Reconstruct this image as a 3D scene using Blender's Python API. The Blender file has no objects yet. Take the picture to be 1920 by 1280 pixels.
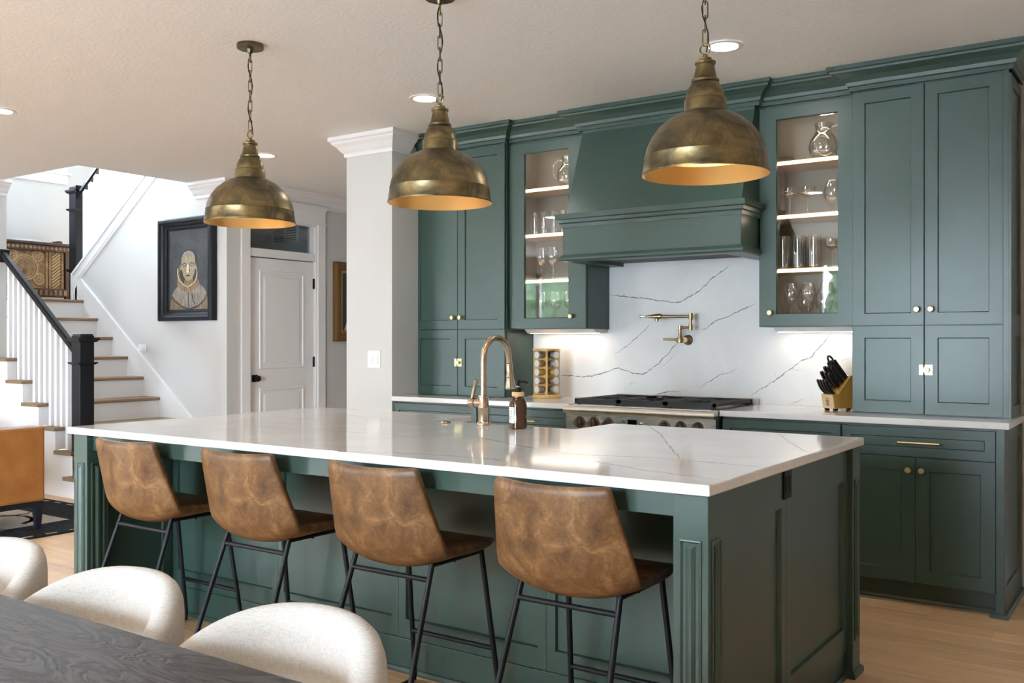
import bpy, bmesh, math, random
from mathutils import Vector, Matrix
rnd = random.Random(7)
S = bpy.context.scene
COL = S.collection
# ------------------------------------------------------------------ camera, sky, exposure
cam = bpy.data.objects.new('camera', bpy.data.cameras.new('camera')); COL.objects.link(cam)
cam.data.sensor_width = 36; cam.data.lens = 33.537; cam.data.clip_start = .02
cam.location = (0, 0, 1.29); cam.rotation_euler = (math.pi/2, 0, math.radians(34.732))
S.camera = cam
W = bpy.data.worlds.new('sky'); S.world = W; W.use_nodes = True
nt = W.node_tree; bg = nt.nodes['Background']
sky = nt.nodes.new('ShaderNodeTexSky'); sky.sky_type = 'HOSEK_WILKIE'; sky.turbidity = 6; sky.ground_albedo = .4
sky.sun_direction = Vector((.3, .75, .6)).normalized()
mixw = nt.nodes.new('ShaderNodeMix'); mixw.data_type = 'RGBA'; mixw.inputs[0].default_value = .75
mixw.inputs[7].default_value = (.76, .88, 1, 1)
nt.links.new(sky.outputs[0], mixw.inputs[6]); nt.links.new(mixw.outputs[2], bg.inputs[0])
bg.inputs[1].default_value = 31.0
def area(name, loc, rot, sx, sy, power, col=(1, 1, 1), portal=False):
    l = bpy.data.lights.new(name, 'AREA'); l.shape = 'RECTANGLE'; l.size = sx; l.size_y = sy; l.energy = power; l.color = col
    if portal: l.cycles.is_portal = True
    o = bpy.data.objects.new(name, l); COL.objects.link(o); o.location = loc; o.rotation_euler = rot; return o
FW = -3.2                                   # the window wall behind the camera
WINS = [(-10.6, -8.2), (-4.2, -1.2)]   # both mirrored in the glass cabinet doors
for wn, (a, b) in zip(('window_lounge_offscreen', 'window_dining_offscreen'), WINS): area(wn, ((a+b)/2, FW-.02, 1.3), (math.pi/2, 0, 0), b-a, 2.4, 1, portal=True)
area('window_landing_offscreen', (-10.33, 5.3, 3.85), (0, -math.pi/2, 0), 1.5, 1.6, 1, portal=True)
vs = S.view_settings; vs.view_transform = 'Standard'; vs.look = 'None'; vs.gamma = 1; vs.use_curve_mapping = False
vs.exposure = 1.2
try:
    S.cycles.use_denoising = True; S.cycles.max_bounces = 10; S.cycles.diffuse_bounces = 6; S.cycles.glossy_bounces = 4
    S.cycles.transparent_max_bounces = 24; S.cycles.caustics_reflective = False; S.cycles.caustics_refractive = False
    S.cycles.sample_clamp_indirect = 6
except Exception: pass

# ------------------------------------------------------------------ materials
MATS = {}
def mat(name, col, rough=.5, metal=0, spec=.5, emit=None, estr=0, alpha=None):
    m = bpy.data.materials.new(name); m.use_nodes = True; b = m.node_tree.nodes['Principled BSDF']
    b.inputs['Base Color'].default_value = (*col, 1); b.inputs['Roughness'].default_value = rough
    b.inputs['Metallic'].default_value = metal; b.inputs['Specular IOR Level'].default_value = spec
    if emit: b.inputs['Emission Color'].default_value = (*emit, 1); b.inputs['Emission Strength'].default_value = estr
    MATS[name] = m; return m
def N(m, t): return m.node_tree.nodes.new(t)
def L(m, a, b): m.node_tree.links.new(a, b)
def coords(m, scale=(1, 1, 1), rot=(0, 0, 0)):
    tc = N(m, 'ShaderNodeTexCoord'); mp = N(m, 'ShaderNodeMapping'); mp.inputs['Scale'].default_value = scale
    mp.inputs['Rotation'].default_value = rot; L(m, tc.outputs['Object'], mp.inputs[0]); return mp.outputs[0]
def noise(m, vec, scale, detail=4, rough=.55, dist=0):
    n = N(m, 'ShaderNodeTexNoise'); n.inputs['Scale'].default_value = scale; n.inputs['Detail'].default_value = detail
    n.inputs['Roughness'].default_value = rough; n.inputs['Distortion'].default_value = dist; L(m, vec, n.inputs['Vector']); return n.outputs['Fac']
def ramp(m, fac, stops):
    r = N(m, 'ShaderNodeValToRGB'); e = r.color_ramp.elements
    while len(e) < len(stops): e.new(.5)
    for i, (p, c) in enumerate(stops): e[i].position = p; e[i].color = (*c, 1)
    L(m, fac, r.inputs[0]); return r.outputs[0]
def tocol(m, out): L(m, out, m.node_tree.nodes['Principled BSDF'].inputs['Base Color'])
def torough(m, fac, lo, hi):
    r = N(m, 'ShaderNodeMapRange'); r.inputs[3].default_value = lo; r.inputs[4].default_value = hi; L(m, fac, r.inputs[0])
    L(m, r.outputs[0], m.node_tree.nodes['Principled BSDF'].inputs['Roughness'])
def bump(m, fac, strength, dist=.01):
    b = N(m, 'ShaderNodeBump'); b.inputs['Strength'].default_value = strength; b.inputs['Distance'].default_value = dist
    L(m, fac, b.inputs['Height']); L(m, b.outputs[0], m.node_tree.nodes['Principled BSDF'].inputs['Normal'])

m = mat('green_paint', (.050, .098, .088), .34); v = coords(m); n = noise(m, v, 3); tocol(m, ramp(m, n, [(.3, (.036, .067, .054)), (.7, (.041, .075, .061))]))
bump(m, noise(m, v, 180, 2), .02, .002)
mat('gap_black', (.01, .012, .012), .7)
mat('grey_interior', (.30, .27, .235), .5)
m = mat('wall_paint', (.58, .57, .55), .6); bump(m, noise(m, coords(m), 160, 3), .05, .002)
m = mat('ceiling_paint', (.84, .84, .845), .75); v = coords(m); bump(m, noise(m, v, 42, 5, .6), .45, .006)
mat('white_trim', (.80, .80, .80), .35)
mat('black_wood', (.009, .010, .014), .38, spec=.25)
m = mat('quartz', (.80, .80, .80), .07); v = coords(m); n = noise(m, v, 1.7, 5, .6, .8); tocol(m, ramp(m, n, [(.35, (.74, .74, .75)), (.6, (.82, .82, .82))]))
m = mat('quartz_satin', (.80, .80, .80), .32, spec=.25); tocol(m, ramp(m, noise(m, coords(m), 1.7, 5, .6, .8), [(.35, (.74, .74, .75)), (.6, (.82, .82, .82))]))
mat('vein_grey', (.27, .262, .255), .4, spec=.2); mat('vein_faint', (.38, .37, .36), .1); mat('vein_polished', (.20, .195, .19), .1)
def woodmat(name, c1, c2, c3, rough, axis=0, sc=1.0, perobj=.0, contrast=(.3, .5, .72)):
    m = mat(name, c2, rough); s = [14*sc]*3; s[axis] = 1.1*sc
    v = coords(m, tuple(s))
    oi = N(m, 'ShaderNodeObjectInfo'); ad = N(m, 'ShaderNodeVectorMath'); ad.operation = 'ADD'
    cx = N(m, 'ShaderNodeCombineXYZ'); mu = N(m, 'ShaderNodeMath'); mu.operation = 'MULTIPLY'; mu.inputs[1].default_value = 57
    L(m, oi.outputs['Random'], mu.inputs[0]); L(m, mu.outputs[0], cx.inputs[0]); L(m, mu.outputs[0], cx.inputs[1]); L(m, v, ad.inputs[0]); L(m, cx.outputs[0], ad.inputs[1])
    n = noise(m, ad.outputs[0], 1.6, 6, .6, 1.2)
    c = ramp(m, n, [(contrast[0], c1), (contrast[1], c2), (contrast[2], c3)])
    if perobj:
        h = N(m, 'ShaderNodeHueSaturation'); r = N(m, 'ShaderNodeMapRange'); r.inputs[3].default_value = 1-perobj; r.inputs[4].default_value = 1+perobj
        L(m, oi.outputs['Random'], r.inputs[0]); L(m, r.outputs[0], h.inputs['Value']); L(m, c, h.inputs['Color']); c = h.outputs[0]
    tocol(m, c); bump(m, n, .06, .002); return m
woodmat('oak_floor', (.54, .33, .165), (.65, .415, .22), (.72, .475, .265), .33, 0, 1, .13)
woodmat('oak_tread', (.17, .105, .055), (.24, .155, .085), (.30, .20, .115), .4, 1, 1.2)
woodmat('maple_shelf', (.50, .31, .16), (.60, .39, .22), (.66, .45, .27), .4, 0, 1)
woodmat('bamboo', (.52, .30, .10), (.66, .41, .16), (.72, .48, .22), .4, 2, 1.5)
woodmat('block_wood', (.36, .17, .03), (.48, .25, .05), (.56, .32, .09), .35, 2, 1)
woodmat('block_face', (.55, .36, .19), (.64, .44, .25), (.70, .50, .30), .4, 0, 1)
woodmat('walnut', (.09, .045, .018), (.14, .075, .03), (.19, .10, .045), .35, 2, 1)
m = mat('ebony_oak', (.03, .028, .028), .36, spec=.32)
v = coords(m, (1.1, 5.5, 5.5)); n = noise(m, v, 2.0, 3, .5, 2.2)
wv = N(m, 'ShaderNodeMath'); wv.operation = 'MULTIPLY'; wv.inputs[1].default_value = 46; L(m, n, wv.inputs[0])
sn = N(m, 'ShaderNodeMath'); sn.operation = 'SINE'; L(m, wv.outputs[0], sn.inputs[0])
fine = noise(m, coords(m, (9, 160, 160)), 2.5, 3)
md = N(m, 'ShaderNodeMath'); md.operation = 'MULTIPLY_ADD'; md.inputs[1].default_value = 1.5; L(m, fine, md.inputs[0]); L(m, sn.outputs[0], md.inputs[2])
tocol(m, ramp(m, md.outputs[0], [(.0, (.014, .013, .014)), (.45, (.030, .028, .029)), (1, (.052, .050, .052))])); bump(m, md.outputs[0], .25, .002)
m = mat('leather_tan', (.22, .10, .032), .42); v = coords(m); n = noise(m, v, 9, 6, .62, 1.0); n2 = noise(m, v, 32, 5, .7, 2)
mx = N(m, 'ShaderNodeMath'); mx.operation = 'MULTIPLY_ADD'; mx.inputs[1].default_value = .45; L(m, n2, mx.inputs[0]); L(m, n, mx.inputs[2])
tocol(m, ramp(m, mx.outputs[0], [(.50, (.058, .024, .008)), (.66, (.125, .058, .020)), (.78, (.180, .088, .032)), (.95, (.30, .165, .07))])); torough(m, n, .36, .52); bump(m, n2, .12, .002)
m = mat('leather_saddle', (.33, .135, .03), .4); v = coords(m); n = noise(m, v, 6, 5); tocol(m, ramp(m, n, [(.3, (.27, .10, .02)), (.7, (.37, .155, .04))])); bump(m, noise(m, v, 300, 2), .1, .001)
m = mat('linen', (.66, .61, .54), .9, spec=.2)
w1 = noise(m, coords(m, (40, 40, 600)), 1.5, 2); w2 = noise(m, coords(m, (600, 600, 30)), 1.2, 2)
ml = N(m, 'ShaderNodeMath'); ml.operation = 'ADD'; L(m, w1, ml.inputs[0]); L(m, w2, ml.inputs[1])
tocol(m, ramp(m, ml.outputs[0], [(.7, (.47, .435, .39)), (1.0, (.535, .505, .465)), (1.25, (.585, .56, .525))])); bump(m, ml.outputs[0], .35, .003)
mat('black_metal', (.010, .011, .014), .42, .2, spec=.3); mat('black_iron', (.022, .022, .024), .55, .3); mat('black_plastic', (.008, .008, .009), .5, spec=.2)
m = mat('antique_brass', (.30, .225, .11), .36, 1); v = coords(m); n = noise(m, v, 9, 6, .7, .6)
tocol(m, ramp(m, n, [(.34, (.075, .068, .042)), (.5, (.165, .132, .070)), (.66, (.30, .215, .10))])); torough(m, n, .46, .28)
mat('gold_inside', (.78, .47, .17), .38, 1)
m = mat('champagne_bronze', (.52, .42, .31), .24, 1); m = mat('aged_brass', (.36, .27, .16), .3, 1)
mat('polished_brass', (.60, .48, .25), .36, 1); mat('satin_brass', (.66, .47, .20), .3, 1)
m = mat('stainless', (.62, .60, .57), .28, 1); torough(m, noise(m, coords(m, (2, 90, 90)), 4, 2), .22, .36)
mat('chrome', (.8, .8, .8), .08, 1); mat('knob_bronze', (.20, .14, .10), .3, 1)
mat('white_plastic', (.78, .78, .77), .35); mat('porcelain', (.8, .8, .79), .12)
mat('lamp_glow', (1, .9, .75), .5, emit=(1, .80, .52), estr=18); mat('can_glow', (1, 1, 1), .5, emit=(1, .96, .90), estr=48)
mat('led_glow', (1, 1, 1), .5, emit=(1, .80, .58), estr=9)
mat('under_glow', (1, 1, 1), .5, emit=(1, .86, .70), estr=6)
mat('screen_black', (.006, .006, .007), .12)
mat('amber_glass', (.055, .016, .004), .06, spec=.7); mat('label_paper', (.78, .77, .73), .7); mat('label_green', (.30, .34, .16), .7); mat('label_ink', (.10, .09, .08), .7)
mat('jar_lid', (.62, .64, .64), .35, .6); mat('spice_yellow', (.50, .31, .03), .6); mat('spice_grey', (.26, .24, .20), .5); mat('spice_brown', (.30, .17, .08), .6)
mat('steel_blade', (.55, .55, .55), .25, 1); mat('handle_black', (.016, .012, .011), .3)
mat('canvas_dark', (.040, .043, .045), .6); mat('gilt', (.20, .105, .03), .35, .5); mat('gilt_light', (.40, .24, .08), .3, .7)
mat('curtain_blue', (.45, .55, .66), .8)
def paintmat(name, a, b, sc=(14, 14, 3)):
    m = mat(name, a, .6); tocol(m, ramp(m, noise(m, coords(m, sc), 4, 5, .65, .8), [(.32, a), (.68, b)]))
paintmat('paint_backdrop', (.020, .022, .024), (.055, .058, .060), (2, 2, 2)); paintmat('paint_robe', (.07, .04, .022), (.30, .20, .11)); paintmat('paint_cape', (.10, .08, .065), (.30, .26, .21))
paintmat('paint_skin', (.17, .12, .065), (.40, .32, .20), (14, 14, 5)); paintmat('paint_scalp', (.14, .115, .095), (.32, .28, .23), (14, 14, 5)); mat('paint_line', (.022, .018, .015), .6); mat('paint_light', (.62, .50, .30), .6); mat('paint_white', (.5, .5, .54), .6)
m = mat('carved_wood', (.26, .14, .06), .5); v = coords(m); n = noise(m, v, 16, 5, .7); tocol(m, ramp(m, n, [(.3, (.12, .06, .025)), (.5, (.30, .17, .075)), (.7, (.45, .29, .14))])); bump(m, n, .4, .006)
mat('carved_light', (.50, .33, .16), .5)
m = mat('carved_dark', (.07, .035, .018), .5); bump(m, noise(m, coords(m), 40, 4), .5, .005)
m = mat('rug_black', (.012, .012, .015), .95, spec=.1); n = noise(m, coords(m), 40, 4); tocol(m, ramp(m, n, [(.4, (.008, .008, .011)), (.7, (.035, .034, .038))])); bump(m, noise(m, coords(m), 300, 2), .6, .004)
m = mat('rug_beige', (.42, .36, .30), .95, spec=.1); n = noise(m, coords(m), 60, 4); tocol(m, ramp(m, n, [(.3, (.33, .28, .23)), (.7, (.48, .42, .36))]))
m = mat('leaf_green', (.07, .16, .03), .6); n = noise(m, coords(m), 5, 5); tocol(m, ramp(m, n, [(.35, (.008, .022, .006)), (.6, (.035, .075, .02)), (.75, (.09, .14, .045))]))
mat('bark', (.09, .06, .04), .9); m = mat('pale_bounce_ground', (.55, .56, .57), .9); tocol(m, ramp(m, noise(m, coords(m), 2, 5), [(.3, (.50, .51, .52)), (.7, (.60, .61, .62))]))
def glassmat(name, tint, refl, edge=.0):
    m = bpy.data.materials.new(name); m.use_nodes = True; t = m.node_tree; t.nodes.remove(t.nodes['Principled BSDF']); out = t.nodes['Material Output']
    tr = N(m, 'ShaderNodeBsdfTransparent'); tr.inputs[0].default_value = (*tint, 1); gl = N(m, 'ShaderNodeBsdfGlossy'); gl.inputs['Roughness'].default_value = .015
    lw = N(m, 'ShaderNodeLayerWeight'); lw.inputs[0].default_value = .5
    pw = N(m, 'ShaderNodeMath'); pw.operation = 'POWER'; pw.inputs[1].default_value = 2.2; L(m, lw.outputs['Facing'], pw.inputs[0])
    ma = N(m, 'ShaderNodeMath'); ma.operation = 'MULTIPLY_ADD'; ma.inputs[1].default_value = .85; ma.inputs[2].default_value = refl; ma.use_clamp = True; L(m, pw.outputs[0], ma.inputs[0])
    mx = N(m, 'ShaderNodeMixShader'); L(m, ma.outputs[0], mx.inputs[0]); L(m, tr.outputs[0], mx.inputs[1]); L(m, gl.outputs[0], mx.inputs[2]); L(m, mx.outputs[0], out.inputs[0])
    MATS[name] = m; return m
glassmat('pane_glass', (.97, .98, .97), .055); glassmat('stemware', (.96, .96, .96), .16); glassmat('jar_glass', (.85, .85, .83), .1); glassmat('window_glass', (.98, .99, 1), .03)
glassmat('transom_glass', (.80, .86, .90), .12)

# ------------------------------------------------------------------ mesh helpers
ORG = {}
def V3(*a): return Vector(a)
class MB:
    def __init__(s): s.v = []; s.f = []
    def add(s, vs_, fs): n = len(s.v); s.v += [tuple(p) for p in vs_]; s.f += [tuple(i+n for i in f) for f in fs]; return s
    def box(s, x0, y0, z0, x1, y1, z1):
        x0, x1 = sorted((x0, x1)); y0, y1 = sorted((y0, y1)); z0, z1 = sorted((z0, z1))
        return s.add([(x, y, z) for z in (z0, z1) for y in (y0, y1) for x in (x0, x1)], [(0, 2, 3, 1), (4, 5, 7, 6), (0, 1, 5, 4), (2, 6, 7, 3), (0, 4, 6, 2), (1, 3, 7, 5)])
    def obox(s, c, ax, ay, az, hx, hy, hz):
        c = Vector(c); ax = Vector(ax)*hx; ay = Vector(ay)*hy; az = Vector(az)*hz
        return s.add([c+ax*i+ay*j+az*k for k in (-1, 1) for j in (-1, 1) for i in (-1, 1)], [(0, 2, 3, 1), (4, 5, 7, 6), (0, 1, 5, 4), (2, 6, 7, 3), (0, 4, 6, 2), (1, 3, 7, 5)])
    def beam(s, p, q, w, h, up=(0, 0, 1)):
        p = Vector(p); q = Vector(q); d = (q-p); l = d.length; d.normalize(); sd = d.cross(Vector(up)).normalized(); u = sd.cross(d)
        return s.obox((p+q)/2, d, sd, u, l/2, w/2, h/2)
    def tube(s, path, r, n=10, closed=False, caps=True):
        P = [Vector(p) for p in path]; k = len(P); rs = r if isinstance(r, (list, tuple)) else [r]*k; ref = None; rings = []
        for i in range(k):
            a = P[(i-1) % k] if (closed or i > 0) else P[i]; b = P[(i+1) % k] if (closed or i < k-1) else P[i]
            d = (b-a).normalized()
            if ref is None: ref = Vector((0, 0, 1)) if abs(d.z) < .9 else Vector((1, 0, 0))
            e1 = (ref-d*ref.dot(d)).normalized(); e2 = d.cross(e1); ref = e1
            rings.append([P[i]+(e1*math.cos(2*math.pi*j/n)+e2*math.sin(2*math.pi*j/n))*rs[i] for j in range(n)])
        n0 = len(s.v); s.v += [tuple(p) for R in rings for p in R]
        for i in range(k if closed else k-1):
            i2 = (i+1) % k
            for j in range(n): s.f.append((n0+i*n+j, n0+i*n+(j+1) % n, n0+i2*n+(j+1) % n, n0+i2*n+j))
        if caps and not closed: s.f.append(tuple(n0+j for j in range(n))[::-1]); s.f.append(tuple(n0+(k-1)*n+j for j in range(n)))
        return s
    def lathe(s, prof, c=(0, 0, 0), n=24, axis=(0, 0, 1)):
        ax = Vector(axis).normalized(); c = Vector(c); e1 = ax.orthogonal().normalized(); e2 = ax.cross(e1); n0 = len(s.v)
        for r, h in prof:
            for j in range(n):
                t = 2*math.pi*j/n; s.v.append(tuple(c+ax*h+(e1*math.cos(t)+e2*math.sin(t))*max(r, 1e-5)))
        for i in range(len(prof)-1):
            for j in range(n): s.f.append((n0+i*n+j, n0+i*n+(j+1) % n, n0+(i+1)*n+(j+1) % n, n0+(i+1)*n+j))
        return s
    def prism(s, poly, fn, a, b):                       # poly 2-D, fn(p, q, t) -> 3-D
        n = len(poly); return s.add([fn(p, q, a) for p, q in poly]+[fn(p, q, b) for p, q in poly],
            [tuple(range(n))[::-1], tuple(range(n, 2*n))]+[(i, (i+1) % n, n+(i+1) % n, n+i) for i in range(n)])
    def sweep(s, path, prof, fn, closed=False, caps=True):   # path (a,b); prof (out, c); fn(a,b,c); out is to the right of travel
        k = len(path); rows = []
        def nrm(p, q): d = Vector((q[0]-p[0], q[1]-p[1])).normalized(); return Vector((d.y, -d.x))
        for i in range(k):
            p = Vector(path[i]); n1 = nrm(path[i-1], path[i]) if (closed or i > 0) else None; n2 = nrm(path[i], path[(i+1) % k]) if (closed or i < k-1) else None
            if n1 is None: mvec = n2
            elif n2 is None: mvec = n1
            else: mvec = (n1+n2)/(1+n1.dot(n2))
            rows.append([fn(p.x+mvec.x*o, p.y+mvec.y*o, c) for o, c in prof])
        m_ = len(prof); n0 = len(s.v); s.v += [tuple(p) for R in rows for p in R]
        for i in range(k if closed else k-1):
            i2 = (i+1) % k
            for j in range(m_): s.f.append((n0+i*m_+j, n0+i2*m_+j, n0+i2*m_+(j+1) % m_, n0+i*m_+(j+1) % m_))
        if caps and not closed: s.f.append(tuple(n0+j for j in range(m_))); s.f.append(tuple(n0+(k-1)*m_+j for j in range(m_))[::-1])
        return s
    def build(s, name, mt, parent=None, smooth=False, bevel=0, sub=0, solid=0, ang=38, **tags):
        me = bpy.data.meshes.new(name); root = parent
        while root is not None and root.parent is not None: root = root.parent
        off = Vector(ORG.get(root.name, (0, 0, 0))) if root else Vector((0, 0, 0))
        o = bpy.data.objects.new(name, me)
        vs_ = s.v
        if root is None:                                     # a one-mesh thing: origin at its base
            xs = list(zip(*vs_)); off = Vector(((min(xs[0])+max(xs[0]))/2, (min(xs[1])+max(xs[1]))/2, min(xs[2])))
            o.location = off
        me.from_pydata([(a-off.x, b-off.y, c-off.z) for a, b, c in vs_], [], s.f); me.update()
        bm = bmesh.new(); bm.from_mesh(me); bmesh.ops.recalc_face_normals(bm, faces=bm.faces); bm.to_mesh(me); bm.free()
        me.materials.append(MATS[mt]); COL.objects.link(o)
        if root is None: ORG[o.name] = tuple(off)
        if parent is not None: o.parent = parent
        if smooth: me.shade_smooth(); me.set_sharp_from_angle(angle=math.radians(ang))
        if solid: md_ = o.modifiers.new('solid', 'SOLIDIFY'); md_.thickness = solid; md_.offset = -1
        if bevel: md_ = o.modifiers.new('bevel', 'BEVEL'); md_.width = bevel; md_.segments = 2; md_.limit_method = 'ANGLE'; md_.angle_limit = math.radians(40)
        if sub: md_ = o.modifiers.new('sub', 'SUBSURF'); md_.levels = sub; md_.render_levels = sub
        for k, v_ in tags.items(): o[k] = v_
        return o
def thing(name, loc, label, cat, group=None):
    o = bpy.data.objects.new(name, None); COL.objects.link(o); o.location = loc; o.empty_display_size = .1; ORG[o.name] = tuple(loc)
    o['label'] = label; o['category'] = cat
    if group: o['group'] = group
    return o
def one(mb, name, mt, label, cat, group=None, **k):
    o = mb.build(name, mt, None, **k); o['label'] = label; o['category'] = cat
    if group: o['group'] = group
    return o
def struct(mb, name, mt, parent=None, **k):
    o = mb.build(name, mt, parent, **k)
    if parent is None: o['kind'] = 'structure'
    return o
def copy_tree(o, dx, parent=None, label=None):
    c = o.copy(); COL.objects.link(c)
    if parent: c.parent = parent
    else:
        c.location = Vector(o.location)+Vector(dx); ORG[c.name] = tuple(c.location)
        if label: c['label'] = label
    for ch in o.children: copy_tree(ch, dx, c)
    return c
XY = lambda a, b, c: (a, b, c)
def arc(cx, cy, r, a0, a1, n): return [(cx+r*math.cos(math.radians(a0+(a1-a0)*i/n)), cy+r*math.sin(math.radians(a0+(a1-a0)*i/n))) for i in range(n+1)]
def shaker(parent, name, o, U, Nn, w, h, mt='green_paint', stile=.062, th=.02, rec=.009, rail_b=None, rail_t=None, panel=True, label=None):
    """frame-and-panel front: o lower-left corner on the front face, U along width, Nn outward, z up; the panel is a sub-part"""
    U = Vector(U); Nn = Vector(Nn); o = Vector(o); Z = Vector((0, 0, 1)); rb = rail_b or stile; rt = rail_t or stile
    P = lambda u, v, d: tuple(o+U*u+Z*v-Nn*d)
    mb = MB(); b = .004
    def rect(x0, x1, y0, y1, d): return [P(x0, y0, d), P(x1, y0, d), P(x1, y1, d), P(x0, y1, d)]
    rings = [rect(0, w, 0, h, th), rect(0, w, 0, h, .0015), rect(.0015, w-.0015, .0015, h-.0015, 0), rect(stile, w-stile, rb, h-rt, 0), rect(stile+b, w-stile-b, rb+b, h-rt-b, rec), rect(stile+b, w-stile-b, rb+b, h-rt-b, th)]
    for R in rings: mb.v += R
    for i in range(5):
        for j in range(4): mb.f.append((i*4+j, i*4+(j+1) % 4, i*4+4+(j+1) % 4, i*4+4+j))
    for j in range(4): mb.f.append((20+j, 20+(j+1) % 4, (j+1) % 4, j))
    d = mb.build(name, mt, parent)
    if panel:
        q = MB(); c = rect(stile+b, w-stile-b, rb+b, h-rt-b, rec)+rect(stile+b, w-stile-b, rb+b, h-rt-b, th-.002)
        q.add(c, [(0, 1, 2, 3), (7, 6, 5, 4)]+[(i, (i+1) % 4, 4+(i+1) % 4, 4+i) for i in range(4)]); q.build('panel', mt, d)
    return d
def knob(parent, p, Nn, mt='polished_brass', r=.016):
    mb = MB(); mb.lathe([(0, 0), (r*.75, 0), (r*.75, .004), (r*.4, .006), (r*.38, .012), (r, .016), (r*1.02, .024), (r*.8, .029), (0, .030)], p, 18, Nn)
    return mb.build('knob', mt, parent, smooth=True)
CROWN = [(0, 2.618), (.010, 2.618), (.010, 2.640), (.020, 2.644), (.026, 2.662), (.046, 2.684), (.072, 2.698), (.088, 2.704), (.092, 2.714), (.104, 2.718), (.104, 2.7395), (0, 2.7395)]
ROOMCROWN = [(0, 2.60), (.012, 2.60), (.014, 2.625), (.03, 2.64), (.05, 2.67), (.075, 2.69), (.082, 2.705), (.095, 2.712), (.095, 2.7395), (0, 2.7395)]
BASEPROF = [(0, 0), (.016, 0), (.016, .10), (.012, .115), (.006, .13), (0, .132)]
W0 = 5.565
# ------------------------------------------------------------------ the room shell
PX0, PX1, PY0, PY1 = -7.15, 1.35, 1.4, 5.535
mb = MB(); mb.box(PX0, PY0, -.2, PX1, PY1, -.012)
for a in ((-12.2, -3.3, 3, PY0), (-12.2, PY0, PX0, PY1), (PX1, PY0, 3, PY1), (-12.2, PY1, 3, 9)): mb.box(a[0], a[1], -.2, a[2], a[3], 0)
floor = struct(mb, 'floor', 'oak_floor')
pm = {}
def plank_mesh(l):
    if l not in pm:
        b = MB(); w = .0625; e = .0012
        b.add([(0, -w, -.011), (l, -w, -.011), (l, w, -.011), (0, w, -.011), (0, -w, -e), (l, -w, -e), (l, w, -e), (0, w, -e), (e, -w+e, 0), (l-e, -w+e, 0), (l-e, w-e, 0), (e, w-e, 0)],
              [(3, 2, 1, 0), (8, 9, 10, 11)]+[(i, (i+1) % 4, 4+(i+1) % 4, 4+i) for i in range(4)]+[(4+i, 4+(i+1) % 4, 8+(i+1) % 4, 8+i) for i in range(4)])
        me = bpy.data.meshes.new('plank'); me.from_pydata(b.v, [], b.f); me.update(); me.materials.append(MATS['oak_floor']); pm[l] = me
    return pm[l]
fo = Vector(ORG['floor']); y = PY0+.0635
while y < PY1:
    x = PX0; first = True
    while x < PX1-.02:
        l = rnd.choice((1.0, 1.3, 1.6, 1.9)) if not first else rnd.choice((.4, .7, 1.0, 1.3)); first = False
        if x+l > PX1-.35: l = round(PX1-x, 3)
        o = bpy.data.objects.new('plank', plank_mesh(round(l-.0008, 4))); COL.objects.link(o); o.parent = floor; o.location = (x-fo.x, y-fo.y, -fo.z); x += l
    y += .127
mb = MB(); mb.box(-12.2, -3.3, 2.74, 3, 4.42, 3.04); mb.box(-7.41, 4.42, 2.74, 3, 9, 3.04); struct(mb, 'ceiling', 'ceiling_paint')
mb = MB(); mb.box(-10.42, 4.3, 5.2, -7.3, 6.9, 5.3); struct(mb, 'ceiling_stairwell', 'ceiling_paint')
mb = MB(); mb.box(-4.856, W0, 0, 3, W0+.12, 2.74); struct(mb, 'wall_back', 'wall_paint')
mb = MB(); mb.box(-4.856, 4.93, 0, -4.424, W0, 2.74); mb.box(-4.856, W0, 0, -4.73, 9, 2.74); struct(mb, 'wall_pillar', 'wall_paint')
mb = MB(); mb.prism([(-9.40, 0), (-6.967, 0), (-6.967, 3.728), (-9.40, 1.98)], lambda p, q, t: (p, t, q), W0, W0+.12); struct(mb, 'wall_stair', 'wall_paint')
mb = MB(); X = -6.967
mb.box(X-.12, W0+.12, 0, X, 5.805, 2.74); mb.box(X-.12, 6.674, 0, X, 9, 2.74); mb.box(X-.12, 5.805, 2.45, X, 6.674, 2.74); struct(mb, 'wall_hall', 'wall_paint')
mb = MB(); mb.box(-7.1, 8.9, 0, -4.7, 9.02, 2.74); struct(mb, 'wall_hall_end', 'wall_paint')
mb = MB(); mb.box(3, -3.3, 0, 3.12, 5.7, 2.74); struct(mb, 'wall_right', 'wall_paint')
mb = MB(); mb.box(-12.32, -3.3, 0, -12.2, 4.5, 2.74); struct(mb, 'wall_left', 'wall_paint')
mb = MB(); mb.box(-12.2, 4.36, 0, -8.66, 4.48, 2.74); struct(mb, 'wall_landing_side', 'wall_paint')
mb = MB(); xs = [-12.2]+[q for w in WINS for q in w]+[3]
for i in range(0, len(xs), 2): mb.box(xs[i], FW-.1, 0, xs[i+1], FW, 2.74)
for a, b in WINS: mb.box(a, FW-.1, 2.45, b, FW, 2.74); mb.box(a, FW-.1, 0, b, FW, .1)
struct(mb, 'wall_front', 'wall_paint')
for i, (a, b) in enumerate(WINS):
    mb = MB(); pr = [(0, -.06), (.07, -.06), (.07, .02), (0, .02)]
    mb.sweep([(a, .1), (a, 2.45), (b, 2.45), (b, .1)], pr, lambda p, q, c: (p, FW-.05+c, q), closed=True)
    for k in (1, 2): xx = a+(b-a)*k/3; mb.box(xx-.035, FW-.1, .1, xx+.035, FW-.03, 2.45)
    w = struct(mb, f'window_{i+1}', 'white_trim')
    for k in range(3):
        g = MB(); g.box(a+(b-a)*k/3+.03, FW-.07, .13, a+(b-a)*(k+1)/3-.03, FW-.064, 2.42); g.build('pane', 'window_glass', w)
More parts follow.
